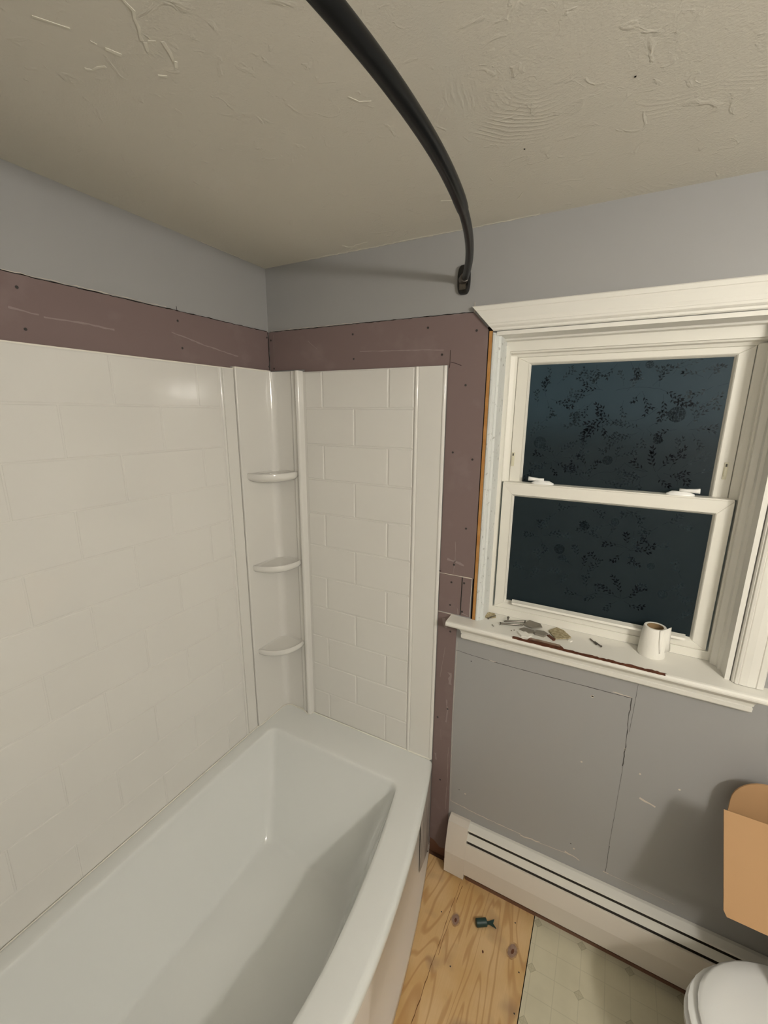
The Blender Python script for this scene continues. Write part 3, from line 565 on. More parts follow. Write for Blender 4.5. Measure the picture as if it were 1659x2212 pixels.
# ---- head casing, right casing, stool (sill) and apron
head_prof = [(0.0, 2.160), (-0.018, 2.160), (-0.0205, 2.157), (-0.0205, 2.146), (-0.0185, 2.1445), (-0.0195, 2.135), (-0.0200, 2.118), (-0.0180, 2.110), (-0.0180, 2.1075), (-0.0195, 2.106), (-0.0195, 2.100), (-0.0165, 2.097), (-0.0125, 2.0945), (-0.0125, 2.089), (-0.009, 2.0865), (0.0, 2.0865)]
head = struct(obj('trim_1', prism_x(head_prof, 0.8445, 1.713, mit0=-0.93, mit1=1.0, zref=2.158), TRIM))
cas = [(1.636, 0.0), (1.636, -0.009), (1.6385, -0.0125), (1.6410, -0.0125), (1.6425, -0.0175), (1.6480, -0.0195), (1.6500, -0.0165), (1.6520, -0.0185), (1.6680, -0.0205), (1.6850, -0.0195), (1.6870, -0.0180), (1.6890, -0.0205), (1.7010, -0.0205), (1.7040, -0.018), (1.7040, 0.0)]
bm = loft([[(x, y, 1.1215) for x, y in cas], [(x, y, 2.098+(x-1.636)*1.0-0.004) for x, y in cas]], None, True, True, True)
struct(obj('trim_2', bm, TRIM))
# stool
nose = [(YF, 1.1000), (YF, 1.1200), (-0.055, 1.1200), (-0.061, 1.1185), (-0.0645, 1.1145), (-0.0655, 1.1100), (-0.0645, 1.1055), (-0.061, 1.1015), (-0.055, 1.1000)]
bm = prism_x([(y, z) for y, z in nose if True], WX0+0.001, WX1-0.001)
sill = struct(obj('window_sill', bm, TRIM))
horn = [(-0.0005, 1.1000), (-0.0005, 1.1200)] + nose[2:]
obj('sill_horn', prism_x(horn, 0.818, WX0+0.001), TRIM, sill)
obj('sill_horn', prism_x(horn, WX1-0.001, 1.722), TRIM, sill)
ap = [(0.0, 1.0995), (-0.050, 1.0995), (-0.0495, 1.0955), (-0.043, 1.0935), (-0.0425, 1.0915), (-0.036, 1.0885), (-0.0295, 1.0830), (-0.0255, 1.0760), (-0.0240, 1.0680), (-0.0205, 1.0660), (-0.0205, 1.0635), (-0.0235, 1.0620), (-0.0225, 1.0500), (-0.017, 1.0440), (0.0, 1.0435)]
APX = [(0.850, 1.705, -0.050), (0.850, 1.705, -0.046), (0.860, 1.695, -0.03), (0.866, 1.690, -0.02)]
def apx(y): # returns taper along the profile so the ends return like a crown moulding
    t = (0.050+y)/0.034; t = max(0, min(1, t)); return 0.849+t*0.020, 1.706-t*0.020
bm = loft([[(apx(y)[0] if y < 0 else (0.849 if z > 1.07 else 0.869), y, z) for y, z in ap], [(apx(y)[1] if y < 0 else (1.706 if z > 1.07 else 1.686), y, z) for y, z in ap]], None, True, True, True)
struct(obj('trim_3', bm, TRIM))
# bare wood where the paint came off the sill edge
rnd = random.Random(5)
def strip_patch(top, bot, z, m, name):
    bm = bmesh.new(); vt = [bm.verts.new((x, y, z)) for x, y in top]; vb = [bm.verts.new((x, y, z)) for x, y in bot]
    for i in range(len(top)-1): bm.faces.new((vb[i], vb[i+1], vt[i+1], vt[i]))
    return obj(name, bm, m, sill)
top = []; bot = []
n = 70
for i in range(n+1):
    x = 1.046+(1.484-1.046)*i/n
    wv = -0.0525+0.0016*math.sin(i*0.7)+rnd.uniform(-0.0018, 0.0018)
    if 1.10 < x < 1.205: wv = -0.034+rnd.uniform(-0.001, 0.001)-0.012*max(0, (x-1.19)/0.015)
    if x > 1.46: wv = -0.0545+rnd.uniform(-0.001, 0.0015)
    if i in (0, n): wv = -0.0575
    top.append((x, wv)); bot.append((x, -0.0565))
strip_patch(top, bot, 1.12025, BROWNW, 'bare_wood_patch')
top2 = [(x, min(y, -0.036)) for x, y in top if 1.10 < x < 1.20]; 
strip_patch([(x, -0.0345+rnd.uniform(-0.001, 0.001)) for x, _ in top2], [(x, -0.0465+rnd.uniform(-0.001, 0.001)) for x, _ in top2], 1.1204, GREYW, 'bare_wood_patch')
# rounded nose part of the bare strip
L = []
for i in range(n+1):
    x = 1.050+(1.478-1.050)*i/n; q = rnd.uniform(0.0, 0.0015)
    L.append([(x, -0.0555, 1.1204), (x, -0.0612, 1.1190), (x, -0.0640, 1.1165+q)])
obj('bare_wood_patch', loft(L, None, False), BROWNW, sill)

# ================================================================== SHOWER SURROUND
ZS, ZD = 1.993, 0.466
RP = 0.140; R0 = 1.856
def tile_mesh(kind, a0, a1, z0, z1, gap=0.0024, depth=0.0026, bv=0.0030):
    """pillow-edged moulded tile; kind 'x' lies on the long wall (faces +x), 'y' on the end wall (faces -y)"""
    a0 += gap; a1 -= gap; z0 += gap; z1 -= gap
    def P(a, z, h): return (PX+h, a, z) if kind == 'x' else (a, -(PY+h), z)
    rings = [(0, -0.0006), (bv*0.35, depth*0.65), (bv, depth)]
    loops = [[P(a0+k, z0+k, h), P(a1-k, z0+k, h), P(a1-k, z1-k, h), P(a0+k, z1-k, h)] for k, h in rings]
    return loft(loops, None, True, False, True)
PX = 0.008; PY = 0.008
# end wall panel
ep = thing('surround_end_panel', 'white tiled surround panel on the window wall, right of the corner shelves', 'shower panel', (0.45, 0, ZD))
obj('panel_sheet', box(0.172, 0.762, -PY, -0.0005, ZD, ZS), ACRYL, ep)
def rows(z_lo):
    zs = [ZS+0.003]; k = 0
    while R0-RP*k > z_lo+0.02: zs.append(R0-RP*k); k += 1
    zs.append(z_lo); return list(zip(zs, zs[1:]))
TX0, TX1 = 0.182, 0.652
for i, (zt, zb) in enumerate(rows(ZD)):
    js = [0.266, 0.552] if i % 2 == 0 else [0.409]
    xs = [TX0]+js+[TX1]
    for a, c in zip(xs, xs[1:]):
        obj('tile', tile_mesh('y', a, c, zb, min(zt, ZS)), ACRYL, ep)
def ridge_y(x0, x1, h, name='panel_rib', z0=ZD, z1=ZS, par=None, y0=None):
    y0 = PY if y0 is None else y0; n = 7
    prof = [(x0, -(y0-0.002))]+[(x0+(x1-x0)*k/n, -(y0+h*math.sin(math.pi*k/n)**0.6)) for k in range(1, n)]+[(x1, -(y0-0.002))]
    return obj(name, prism_z(prof, z0, z1), ACRYL, par, smooth=True, sharp=60)
ridge_y(0.652, 0.668, 0.006, par=ep)
obj('panel_margin', box(0.668, 0.7585, -PY-0.0022, -PY+0.001, ZD, ZS), ACRYL, ep, bevel=0.002)
ridge_y(0.752, 0.766, 0.0045, 'panel_edge', par=ep)
# long wall panel
YE = -1.525
lp = thing('surround_long_panel', 'long white tiled surround panel on the left wall above the tub', 'shower panel', (0, -0.85, ZD))
obj('panel_sheet', box(0.0005, PX, YE, -0.2045, ZD, ZS+0.002), ACRYL, lp)
obj('panel_top_edge', box(0.0005, PX+0.0018, YE, -0.205, ZS-0.0005, ZS+0.003), CAULK, lp)
for i, (zt, zb) in enumerate(rows(ZD)):
    j0 = -0.366 if i % 2 == 0 else -0.510
    ys = [-0.274]; y = j0
    while y > YE+0.03: ys.append(y); y -= 0.2835
    ys.append(YE)
    for a, c in zip(ys[1:], ys):
        obj('tile', tile_mesh('x', a, c, zb, min(zt, ZS), gap=0.0018, depth=0.0014, bv=0.0032), ACRYL, lp)
n = 7
prof = [(PX-0.002, -0.272)]+[(PX+0.0055*math.sin(math.pi*k/n)**0.6, -0.272+0.014*k/n) for k in range(1, n)]+[(PX-0.002, -0.258)]
obj('panel_rib', prism_z(prof, ZD, ZS), ACRYL, lp, smooth=True, sharp=60)
obj('panel_margin', box(PX-0.001, PX+0.002, -0.256, -0.206, ZD, ZS), ACRYL, lp, bevel=0.001)
# corner unit with three shelves
cu = thing('corner_shelf_unit', 'white moulded corner column with three curved shelves, between two tiled panels', 'shower shelf unit', (0.05, -0.05, ZD))
T = 0.018; R = 0.030; ZD = 0.4665
pl = [(0.0085, -0.2035), (T-0.002, -0.2035), (T, -0.201)]
cx_, cy_ = T+R, -T-R
pl += [(T, cy_)] + [(cx_-R*math.cos(a), cy_+R*math.sin(a)) for a in [math.radians(q) for q in (15, 30, 45, 60, 75, 90)]]
pl += [(0.118, -T), (0.122, -T-0.001), (0.128, -T-0.006), (0.134, -T-0.007), (0.146, -T-0.0072), (0.149, -T-0.010)]
for k in range(0, 9):
    a = math.pi*k/8; pl.append((0.1600-0.0105*math.cos(a), -T-0.009-0.0085*math.sin(a)))
pl += [(0.172, -T+0.004), (0.174, -0.0085), (0.0095, -0.0085)]
obj('corner_column', prism_z(pl, ZD, ZS+0.004), ACRYL, cu, smooth=True, sharp=30)
obj('column_top_edge', prism_z([(0.003, -0.205), (0.019, -0.205), (0.020, -0.02), (0.003, -0.02)], ZS+0.004, ZS+0.009), CAULK, cu)
for zt in (1.604, 1.222, 0.838):
    A = Vector((T-0.003, -0.180)); B = Vector((0.143, -T-0.004)); m_ = (A+B)/2; out = Vector((0.76, -0.65)).normalized()
    n = 18; front = []
    for k in range(n+1):
        t = k/n; q = A.lerp(B, t)+out*(0.050*(math.sin(math.pi*t)**0.75))
        front.append(q)
    corner = Vector((T-0.003, -T+0.003))
    base = front+[Vector((0.06, -T+0.003)), corner, Vector((T-0.003, -0.06))]
    cen = Vector((0.055, -0.060))
    def ring(sc, z, fix=True):
        out_ = []
        for p in base:
            q = cen+(p-cen)*sc
            out_.append((q.x, q.y, z))
        return out_
    loops = [ring(0.55, zt-0.040), ring(0.80, zt-0.034), ring(0.93, zt-0.027), ring(0.98, zt-0.021), ring(1.0, zt-0.015), ring(1.0, zt-0.005), ring(0.985, zt-0.001), ring(0.955, zt), ring(0.915, zt-0.001), ring(0.885, zt-0.006), ring(0.80, zt-0.0075)]
    obj('shelf', loft(loops, None, True, True, True), ACRYL, cu, smooth=True, sharp=70)

# ================================================================== BATHTUB
tub = thing('bathtub', 'white alcove bathtub with a bowed front apron', 'bathtub', (0.43, -0.765, 0))
YC = -0.765
def rrect_loop(x0, xf, y0, y1, rad, z, nc=8, ns=14):
    """rounded rectangle whose +x side is bowed; xf(y) gives front x"""
    pts = []
    def corner(cx, cy, a0):
        return [(cx+rad*math.cos(math.radians(a0+90*k/nc)), cy+rad*math.sin(math.radians(a0+90*k/nc))) for k in range(nc+1)]
    W = 1.0
    # param in unit-front space: u = 0..1 -> x0..xf(y)
    xm = xf(YC)
    seq = corner(xm-rad, y0-rad, 0)               # y0 is the far (window) end
    seq += [((xm-rad)*(1-k/ns)+(x0+rad)*k/ns, y0) for k in range(1, ns)]
    seq += corner(x0+rad, y0-rad, 90)
    seq += [(x0, (y0-rad)*(1-k/ns)+(y1+rad)*k/ns) for k in range(1, ns)]
    seq += corner(x0+rad, y1+rad, 180)
    seq += [((x0+rad)*(1-k/ns)+(xm-rad)*k/ns, y1) for k in range(1, ns)]
    seq += corner(xm-rad, y1+rad, 270)
    seq += [(xm, (y1+rad)*(1-k/(2*ns))+(y0-rad)*k/(2*ns)) for k in range(1, 2*ns)]
    for x, y in seq:
        uu = (x-x0)/(xm-x0); pts.append((x0+uu*(xf(y)-x0), y, z))
    return pts
def bow(base, amp, half): return lambda y: base+amp*(1-min(1, abs((y-YC)/half))**1.75)
OUT = bow(0.766, 0.118, 0.765); O2 = lambda dx: (lambda y: OUT(y)-dx)
INN = bow(0.694, 0.080, 0.60); FLR = bow(0.600, 0.060, 0.42)
y0, y1 = -0.009, -1.524
loops = [rrect_loop(0.010, O2(0.0), y0, y1, 0.004, 0.0), rrect_loop(0.010, O2(-0.004), y0, y1, 0.004, 0.004), rrect_loop(0.010, O2(-0.004), y0, y1, 0.004, 0.045), rrect_loop(0.010, O2(0.003), y0, y1, 0.004, 0.056),
         rrect_loop(0.010, O2(0.004), y0, y1, 0.004, 0.25), rrect_loop(0.010, O2(0.006), y0, y1, 0.004, 0.425), rrect_loop(0.010, O2(-0.001), y0, y1, 0.005, 0.431), rrect_loop(0.010, O2(-0.002), y0, y1, 0.006, 0.449), rrect_loop(0.010, O2(0.002), y0, y1, 0.008, 0.459), rrect_loop(0.012, O2(0.010), y0-0.003, y1+0.003, 0.010, 0.4648), rrect_loop(0.020, O2(0.020), y0-0.01, y1+0.01, 0.014, 0.4655)]
tl = rrect_loop(0.064, INN, -0.168, -1.365, 0.034, 0.4640); tl0 = rrect_loop(0.054, lambda y: INN(y)+0.010, -0.158, -1.375, 0.040, 0.4652)
fl = rrect_loop(0.205, FLR, -0.385, -1.24, 0.045, 0.10)
tub_out = loops[:7]; tub_in = loops[6:]+[tl0, tl]
for s, z in ((0.020, 0.4615), (0.04, 0.4560), (0.058, 0.446), (0.075, 0.433), (0.30, 0.343), (0.60, 0.235), (0.82, 0.160), (0.90, 0.136), (0.955, 0.124), (1.0, 0.119), (1.06, 0.1165)):
    tub_in.append([(a[0]+(c[0]-a[0])*s, a[1]+(c[1]-a[1])*s, z) for a, c in zip(tl, fl)])
obj('tub_basin', loft(tub_in, None, True, False, True), TUBM, tub, smooth=True, sharp=55)
obj('tub_apron', loft(tub_out, None, True), APRON, tub, smooth=True, sharp=50)
# streaked film still on the wall end of the apron
L = []
for k in range(15):
    y = -0.012-0.235*k/14; zl = 0.01-0.75*y
    L.append([(OUT(y)+(0.0052 if zl < 0.046 else -0.001), y, zl), (OUT(y)+(0.0052 if zl < 0.046 else -0.001), y, max(zl+0.002, 0.046)), (OUT(y)-0.001, y, max(zl+0.004, 0.057)), (OUT(y)-0.0015, y, 0.30), (OUT(y)-0.002, y, 0.4295)])
obj('protective_film', loft(L, None, False), FILMS, tub)['label'] = 'grey streaked film on the apron end by the wall'
obj('caulk_bead', tube([(0.0125, -1.52, 0.468), (0.0125, -0.21, 0.468), (0.020, -0.19, 0.468), (0.0205, -0.05, 0.468), (0.030, -0.030, 0.468), (0.05, -0.0205, 0.468), (0.12, -0.0205, 0.468), (0.135, -0.027, 0.468), (0.16, -0.036, 0.4675), (0.176, -0.012, 0.467), (0.76, -0.0115, 0.467)], 0.0026, 8), CAULK, tub, smooth=True)

# ================================================================== SHOWER ROD
rod = thing('shower_rod', 'matte black curved shower curtain rod bowing across the ceiling', 'shower rod', (0.81, 0, 2.24))
ZR = 2.24
def rx(y):
    t = min(1, abs((y+0.765)/0.765)); return 0.806+0.170*(1-t**2.05)
br = []
for k in range(28):
    a = k*math.tau/28; c, s = math.cos(a), math.sin(a)
    br.append((0.808+0.020*math.copysign(abs(c)**0.6, c), 2.242+0.042*math.copysign(abs(s)**0.7, s)))
bm = loft([[(x, -0.0004, z) for x, z in br], [(x, -0.009, z) for x, z in br], [(0.808+(x-0.808)*.85, -0.014, 2.242+(z-2.242)*.93) for x, z in br]], None, True, True, True)
bk = obj('wall_bracket', bm, BLKP, rod, smooth=True, sharp=40)
obj('bracket_clamp', box(0.798, 0.818, -0.0165, -0.013, 2.212, 2.232), STEEL, bk, bevel=0.001)
obj('bracket_screw', tube([(0.808, -0.013, 2.217), (0.808, -0.0185, 2.217)], 0.003, 10), STEEL, bk)
obj('socket_ring', tube([(0.8085, -0.013, 2.24), (0.820, -0.036, 2.24)], [0.0145, 0.0125], 20), STEEL, rod, smooth=True, sharp=40)
yt = -0.462
thin = [(rx(-0.765+0.765), -0.014, ZR)]+[(rx(y), y, ZR) for y in [-0.03-0.436*k/26 for k in range(27)]]
obj('inner_tube', tube(thin, 0.0104, 20), RODM, rod, smooth=True, sharp=60)
ys = [yt-(1.524-2*0.0-0.47+yt+0.47)*0*1 for k in range(1)]
thk = [(rx(yt-(1.06+0.0)*k/60), yt-1.06*k/60, ZR) for k in range(61) if yt-1.06*k/60 > -1.515]
rads = [0.0118, 0.0124]+[0.0127]*(len(thk)-2)
obj('outer_tube', tube(thk, rads, 28), RODM, rod, smooth=True, sharp=60)

# ================================================================== BASEBOARD HEATER
ht = thing('baseboard_heater', 'long cream baseboard heater along the wall under the window', 'heater', (1.6, 0, 0.02))
HX0, HX1 = 0.936, XR-0.004
obj('back_panel', box(HX0, HX1, -0.004, -0.0005, 0.03, 0.240), HEAT, ht)
obj('top_cover', prism_x([(-0.0005, 0.2385), (-0.0005, 0.2445), (-0.012, 0.2455), (-0.036, 0.2385), (-0.038, 0.233), (-0.0355, 0.2325), (-0.034, 0.236), (-0.012, 0.242)], HX0, HX1), HEATD, ht)
obj('damper', prism_x([(-0.035, 0.2195), (-0.0365, 0.2205), (-0.0480, 0.1955), (-0.0465, 0.195)], HX0, HX1), HEATD, ht)
obj('heating_fins', box(HX0, HX1, -0.034, -0.006, 0.06, 0.196), mat('heater_shadow_metal', (0.10, 0.085, 0.07), 0.6), ht)  # brown shade inside the slots is put into the fin colour
obj('front_panel', prism_x([(-0.046, 0.182), (-0.0520, 0.1800), (-0.0655, 0.121), (-0.0655, 0.046), (-0.060, 0.041), (-0.060, 0.044), (-0.063, 0.048), (-0.063, 0.120), (-0.049, 0.182)], HX0, HX1), HEAT, ht)
bm = prism_x([(-0.0005, 0.021), (-0.0005, 0.2475), (-0.012, 0.2485), (-0.038, 0.2415), (-0.0530, 0.1865), (-0.0675, 0.1215), (-0.0675, 0.021)], 0.8590, 0.9400)
obj('end_cap', bm, HEAT, ht)
struct(obj('baseboard_window', box(0.842, XR, -0.024, -0.0005, 0.0, 0.022), SUBW))
obj('subfloor_gap', box(0.770, 0.850, -0.0016, 0.0004, 0.0, 0.07), SUBW, wall_window)
struct(obj('trim_4', box(0.945, XR, -0.046, -0.024, 0.0, 0.016), SUBW))

# ================================================================== PLYWOOD DETAILS: knots, splits
ply = bpy.data.objects['floor_plywood']
KN = mat('knot_brown', (0.26, 0.17, 0.13), 0.7, 0.2, mottle=(90, (0.34, 0.24, 0.18), 0.4, 0.7))
KR = mat('knot_ring', (0.36, 0.22, 0.11), 0.7, 0.2, mottle=(60, (0.50, 0.33, 0.17), 0.4, 0.6))
def disc(x, y, a, b_, rot, z, seed, n=18, jag=0.08):
    rnd = random.Random(seed); bm = bmesh.new(); vs = []
    for k in range(n):
        t = k*math.tau/n; rr = 1+rnd.uniform(-jag, jag); p, q = a*rr*math.cos(t), b_*rr*math.sin(t)
        vs.append(bm.verts.new((x+p*math.cos(rot)-q*math.sin(rot), y+p*math.sin(rot)+q*math.cos(rot), z)))
    bm.faces.new(vs); return bm
for i, (x, y, a, b_, rot) in enumerate([(0.955, -0.199, 0.017, 0.024, 0.1), (1.162, -0.195, 0.018, 0.029, -0.2)]):
    obj('knot_ring', disc(x, y, a, b_, rot, 0.0002, i), KR, ply); obj('knot', disc(x, y, a*0.78, b_*0.78, rot, 0.0004, i+5), KN, ply)
    obj('knot', disc(x+0.001, y-0.002, a*0.25, b_*0.3, rot, 0.0006, i+9), BROWNW, ply)
obj('knot', disc(1.071, -0.247, 0.003, 0.005, 0.3, 0.0004, 3), BROWNW, ply)
for x, y in ((1.154, -0.104), (1.194, -0.245), (1.201, -0.356), (0.984, -0.340), (0.90, -0.20)):
    obj('nail_head', disc(x, y, 0.0025, 0.0025, 0, 0.0004, 4), SCRW, ply)
def split(pts, wd, sd): obj('wood_split', ribbon([(x, y, 0.0001) for x, y in pts], (0, 0, 1), wd, 0.0004, wd*0.6, seed=sd), WSPL, ply)
WSPL = mat('dark_grain_split', (0.16, 0.08, 0.035), 0.8, 0.1)
split([(0.941, -0.075), (0.940, -0.11), (0.938, -0.145)], 0.0016, 1)
split([(0.929, -0.13), (0.927, -0.20), (0.928, -0.28), (0.925, -0.38)], 0.0014, 2)
split([(0.938, -0.20), (0.935, -0.27), (0.937, -0.33)], 0.0012, 3)
split([(0.925, -0.38), (0.926, -0.46), (0.924, -0.58), (0.926, -0.70)], 0.0020, 4)
split([(0.930, -0.065), (0.931, -0.13)], 0.0008, 5)
struct(obj('trim_5', box(1.2123, 1.2157, YB, -0.02, -0.012, -0.002), DARK))

# ================================================================== THINGS ON THE FLOOR
gc = thing('plastic_cap', 'small dark green plastic cap lying on the plywood floor near the heater', 'cap', (1.05, -0.165, 0))
def orient(bm, loc, rz, ry=0):
    bmesh.ops.rotate(bm, verts=bm.verts, cent=(0, 0, 0), matrix=Matrix.Rotation(ry, 3, 'Y'))
    bmesh.ops.rotate(bm, verts=bm.verts, cent=(0, 0, 0), matrix=Matrix.Rotation(rz, 3, 'Z'))
    bmesh.ops.translate(bm, verts=bm.verts, vec=loc); return bm
bm = tube([(-0.027, 0, 0), (-0.025, 0, 0), (0.011, 0, 0), (0.013, 0, 0)], [0.0105, 0.0135, 0.0135, 0.0105], 16)
obj('cap_body', orient(bm, (1.050, -0.168, 0.0137), 0.55), GREENP, gc, smooth=True, sharp=35)
bm = plate([(0.010, -0.005, 0.011), (0.022, -0.004, 0.010), (0.045, -0.016, 0.005), (0.038, 0.0, 0.005), (0.047, 0.013, 0.005), (0.022, 0.005, 0.010), (0.010, 0.006, 0.011)], (0, 0, -1), 0.0035)
obj('torn_tab', orient(bm, (1.050, -0.168, 0.0), 0.55), GREENP, gc)

# ================================================================== THINGS ON THE SILL
Z0 = 1.1202
tp = thing('toilet_paper_roll', 'nearly empty toilet paper roll standing on the right part of the sill', 'toilet paper', (1.449, 0.047, Z0))
seg = 32
def circ(r_, z, sq=1.0, dx=0): return [(1.449+dx+r_*math.cos(k*math.tau/seg), 0.047+r_*sq*math.sin(k*math.tau/seg), z) for k in range(seg)]
obj('paper', loft([circ(0.0360, Z0), circ(0.0370, Z0+0.004), circ(0.0355, Z0+0.045), circ(0.0305, Z0+0.091), circ(0.0288, Z0+0.0935), circ(0.0225, Z0+0.0930), circ(0.0222, Z0+0.02)], None, True), PAPER, tp, smooth=True, sharp=50)
obj('cardboard_core', loft([circ(0.0221, Z0+0.0925), circ(0.0210, Z0+0.0925), circ(0.0210, Z0+0.001)], None, True, False, True), COREM, tp, smooth=True, sharp=40)
L = []
for k in range(7):
    t = k/6; x = 1.461+0.031*t; y = 0.047+0.0270*(1-t)**0.5*math.cos(0.3)+0.001
    y = 0.047-0.0335+0.026*t+0.008*t*t; 
    L.append([(x+0.004*(1-0), y, Z0+0.022), (x, y-0.0015, Z0+0.055), (x-0.002, y+0.002, Z0+0.0945+0.004*t)])
o = obj('loose_sheet', loft(L, None, False), PAPER, tp, smooth=True)
md = o.modifiers.new('t', 'SOLIDIFY'); md.thickness = 0.0006

def screw_obj(p0, p1, rad, label, z=0.0, head=True, grp=None):
    p0 = Vector((p0[0], p0[1], Z0+rad*1.6+z)); p1 = Vector((p1[0], p1[1], Z0+rad*1.6+z)); dd = (p1-p0).normalized()
    t = thing('screw', label, 'screw', (p0.x, p0.y, Z0), grp)
    obj('shank', tube([p0, p1-dd*rad*2, p1], [rad, rad, rad*0.2], 10), STEEL, t, smooth=True, sharp=40)
    if head: obj('screw_head', tube([p0-dd*rad*1.2, p0], [rad*1.7, rad*1.0], 12), STEEL, t, smooth=True, sharp=40)
    return t
screw_obj((1.066, 0.060), (1.001, 0.028), 0.0033, 'long steel screw, the rear of two lying side by side on the sill')
screw_obj((0.997, 0.006), (1.068, 0.030), 0.0035, 'long steel screw, the front of two lying side by side on the sill')
screw_obj((1.012, 0.050), (1.014, 0.034), 0.0028, 'short screw lying across the rear long screw on the sill', z=0.006)
screw_obj((0.948, 0.029), (0.966, 0.064), 0.0022, 'thin nail-like screw beside the tan chip at the left end of the sill')
screw_obj((1.296, 0.022), (1.276, 0.050), 0.0022, 'small dark screw alone in the middle of the sill, the rear one')
screw_obj((1.310, 0.014), (1.291, 0.036), 0.0022, 'small dark screw alone in the middle of the sill, the front one')
def chip(pts, h, m, name, label, tilt=0.0, z=0.0, cat='debris'):
    bm = plate([(x, y, Z0+z+tilt*(i % 3)) for i, (x, y) in enumerate(pts)], (0, 0, 1), h)
    return tag(obj(name, bm, m, bevel=0.0006, seg=1), label, cat)
chip([(0.926, 0.038), (0.946, 0.030), (0.968, 0.052), (0.960, 0.075), (0.938, 0.077), (0.925, 0.060)], 0.004, TANC, 'fibre_chip', 'small tan chip at the far left end of the sill')
chip([(1.150, 0.040), (1.178, -0.010), (1.213, 0.010), (1.222, 0.028), (1.196, 0.062), (1.172, 0.070)], 0.004, TANC, 'fibre_chip', 'large ragged tan chip right of the pile on the sill', tilt=0.0015)
chip([(1.066, 0.030), (1.106, 0.018), (1.130, 0.036), (1.120, 0.062), (1.082, 0.070)], 0.0035, GREYC, 'metal_plate', 'thin grey plate on top of the pile of screws and chips', tilt=0.001, z=0.007)
chip([(1.112, -0.008), (1.142, -0.012), (1.152, 0.010), (1.138, 0.022), (1.115, 0.016)], 0.007, GREYC, 'plaster_chip', 'blocky grey chip between white and tan chips on the sill')
chip([(1.058, -0.020), (1.076, -0.046), (1.098, -0.048), (1.106, -0.030), (1.085, -0.014)], 0.006, PAPER, 'plaster_chip', 'white plaster chip nearest the bare wood edge of the sill', tilt=0.0012)
chip([(1.060, 0.004), (1.090, -0.010), (1.112, 0.000), (1.104, 0.020), (1.072, 0.022)], 0.003, GREYC, 'plaster_chip', 'flat grey chip under the front of the debris pile')
chip([(1.150, 0.004), (1.172, -0.020), (1.178, -0.014), (1.156, 0.012)], 0.004, BROWNW, 'wood_splinter', 'dark wood splinter against the large tan chip on the sill', cat='splinter')
chip([(1.214, 0.004), (1.222, -0.002), (1.228, 0.006), (1.220, 0.012)], 0.004, PAPER, 'plaster_crumb', 'tiny white crumb right of the large tan chip')
for i, (x, y) in enumerate([(1.036, -0.020), (1.044, -0.012), (0.975, -0.018), (0.969, -0.012)]):
    chip([(x, y), (x+0.003, y-0.001), (x+0.004, y+0.003), (x, y+0.003)], 0.002, GREYC, 'plaster_crumb', ['tiny dark crumb in front of the long screws, nearer the sill edge', 'tiny dark crumb in front of the long screws, farther from the sill edge', 'tiny dark crumb by the left tan chip, nearer the sill edge', 'tiny dark crumb by the left tan chip, farther from the sill edge'][i])['group'] = 'crumbs on the window sill'

# ================================================================== TOILET (front of bowl and lid in frame)
to = thing('toilet', 'white toilet with closed lid beside the baseboard heater', 'toilet', (1.9, -0.37, 0))
TC = (1.842, -0.372)
def egg(a_front, a_back, bw, z, n=40, cx=TC[0], cy=TC[1], back_cut=None):
    pts = []
    for k in range(n):
        t = k*math.tau/n; c, s = math.cos(t), math.sin(t); a = a_back if c > 0 else a_front
        x = cx+a*c
        if back_cut is not None: x = min(x, back_cut)
        pts.append((x, cy+bw*s, z))
    return pts
BC = 2.10
obj('bowl', loft([egg(0.10, 0.24, 0.10, 0.0), egg(0.11, 0.24, 0.105, 0.03), egg(0.11, 0.24, 0.10, 0.14), egg(0.17, 0.25, 0.13, 0.24), egg(0.235, 0.26, 0.175, 0.33), egg(0.252, 0.27, 0.188, 0.372), egg(0.254, 0.27, 0.190, 0.392), egg(0.246, 0.265, 0.184, 0.397)], None, True, True, True), PORC, to, smooth=True, sharp=50)
obj('seat', loft([egg(0.240, 0.262, 0.184, 0.398, back_cut=BC), egg(0.248, 0.265, 0.192, 0.403, back_cut=BC), egg(0.248, 0.265, 0.192, 0.411, back_cut=BC), egg(0.238, 0.262, 0.184, 0.4155, back_cut=BC)], None, True, True, True), PORC, to, smooth=True, sharp=50)
obj('lid', loft([egg(0.222, 0.262, 0.186, 0.4165, back_cut=BC), egg(0.230, 0.265, 0.193, 0.421, back_cut=BC), egg(0.230, 0.265, 0.193, 0.430, back_cut=BC), egg(0.222, 0.262, 0.186, 0.4365, back_cut=BC), egg(0.19, 0.24, 0.155, 0.4395, back_cut=BC), egg(0.08, 0.12, 0.07, 0.441, back_cut=BC)], None, True, True, True), PORC, to, smooth=True, sharp=50)
obj('tank', box(2.20, XR-0.01, -0.600, -0.144, 0.37, 0.72), PORC, to, bevel=0.02, seg=4)
obj('tank_lid', box(2.19, XR-0.006, -0.612, -0.134, 0.721, 0.755), PORC, to, bevel=0.01, seg=3)
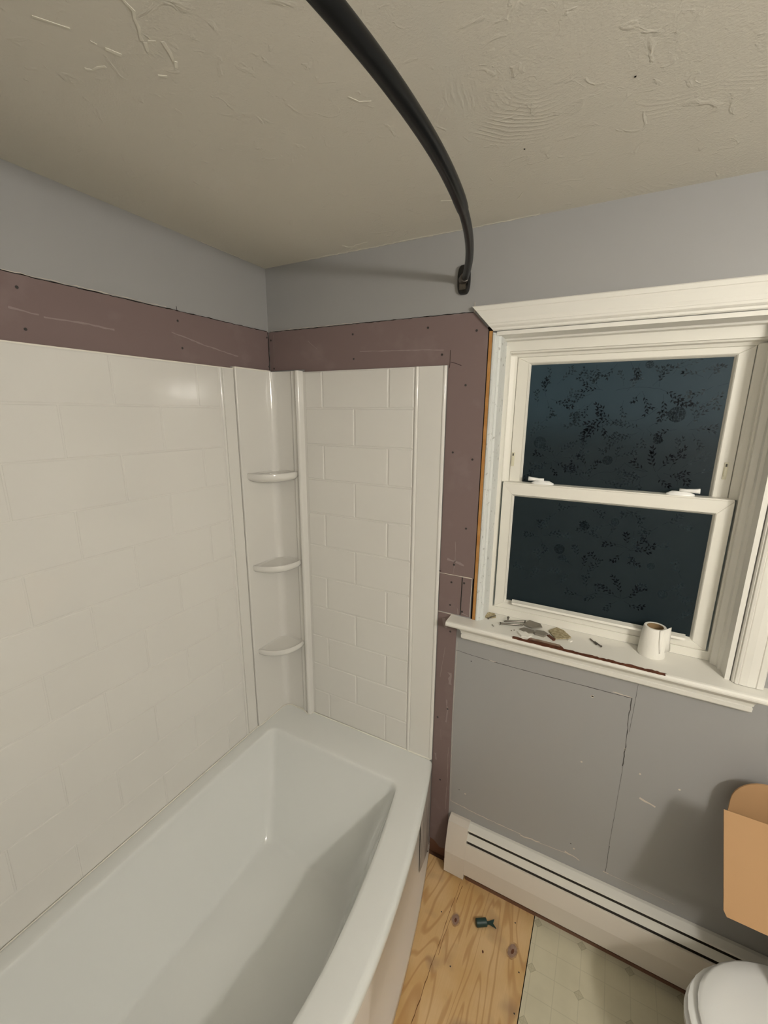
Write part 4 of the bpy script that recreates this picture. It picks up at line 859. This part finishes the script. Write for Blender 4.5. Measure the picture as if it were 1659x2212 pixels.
obj('flush_lever', tube([(2.20, -0.56, 0.66), (2.18, -0.56, 0.66), (2.177, -0.50, 0.655)], 0.006, 10), STEEL, to, smooth=True)
bm = box(2.05, 2.22, -0.50, -0.24, 0.20, 0.396); obj('tank_shelf', bm, PORC, to, bevel=0.02, seg=3)

# ================================================================== CARDBOARD CARTON leaning on the toilet lid
cb = thing('cardboard_box', 'open brown cardboard box leaning on the toilet lid beside the wall', 'box', (1.95, -0.22, 0.44))
UPV = Vector((0, 0.563, 0.827)).normalized(); INV = Vector((0, 0.827, -0.563)).normalized()
P0 = Vector((0, -0.150, 0.823))    # top front edge line
def cp(x, down, depth): return Vector((x, 0, 0))+P0-UPV*down+INV*depth
th = 0.004
def cpanel(name, pts, nrm, par=cb): return obj(name, plate(pts, nrm, th), CARD, par)
X0, X1, DN, DP = 1.815, 2.11, 0.392, 0.10
cpanel('side_panel', [cp(X0, 0, 0), cp(X1, 0, 0), cp(X1, DN, 0), cp(X0, DN, 0)], INV)
cpanel('side_panel', [cp(X0, 0, DP), cp(X1, 0, DP), cp(X1, DN, DP), cp(X0, DN, DP)], -INV)
cpanel('side_panel', [cp(X0, 0, th), cp(X1, 0, th), cp(X1, 0, DP-th), cp(X0, 0, DP-th)], -UPV)
cpanel('side_panel', [cp(X0, DN, th), cp(X1, DN, th), cp(X1, DN, DP-th), cp(X0, DN, DP-th)], UPV)
cpanel('side_panel', [cp(X1, 0, 0), cp(X1, 0, DP), cp(X1, DN, DP), cp(X1, DN, 0)], Vector((1, 0, 0)))
cpanel('flap', [cp(X0, 0, 0), cp(1.6410, 0.0, 0), cp(1.6465, 0.222, 0), cp(1.6530, 0.233, 0), cp(X0, 0.236, 0)], INV)
fb = [Vector((X0, -0.060, 0.872)), Vector((1.752, -0.060, 0.868))]
for k in range(1, 9):
    a = math.radians(90+90*k/8); fb.append(Vector((1.752+0.075*math.cos(a), -0.060, 0.788+0.080*math.sin(a))))
fb += [Vector((1.677, -0.060, 0.70)), Vector((X0, -0.060, 0.64))]
cpanel('flap', fb, Vector((0, 1, 0)))
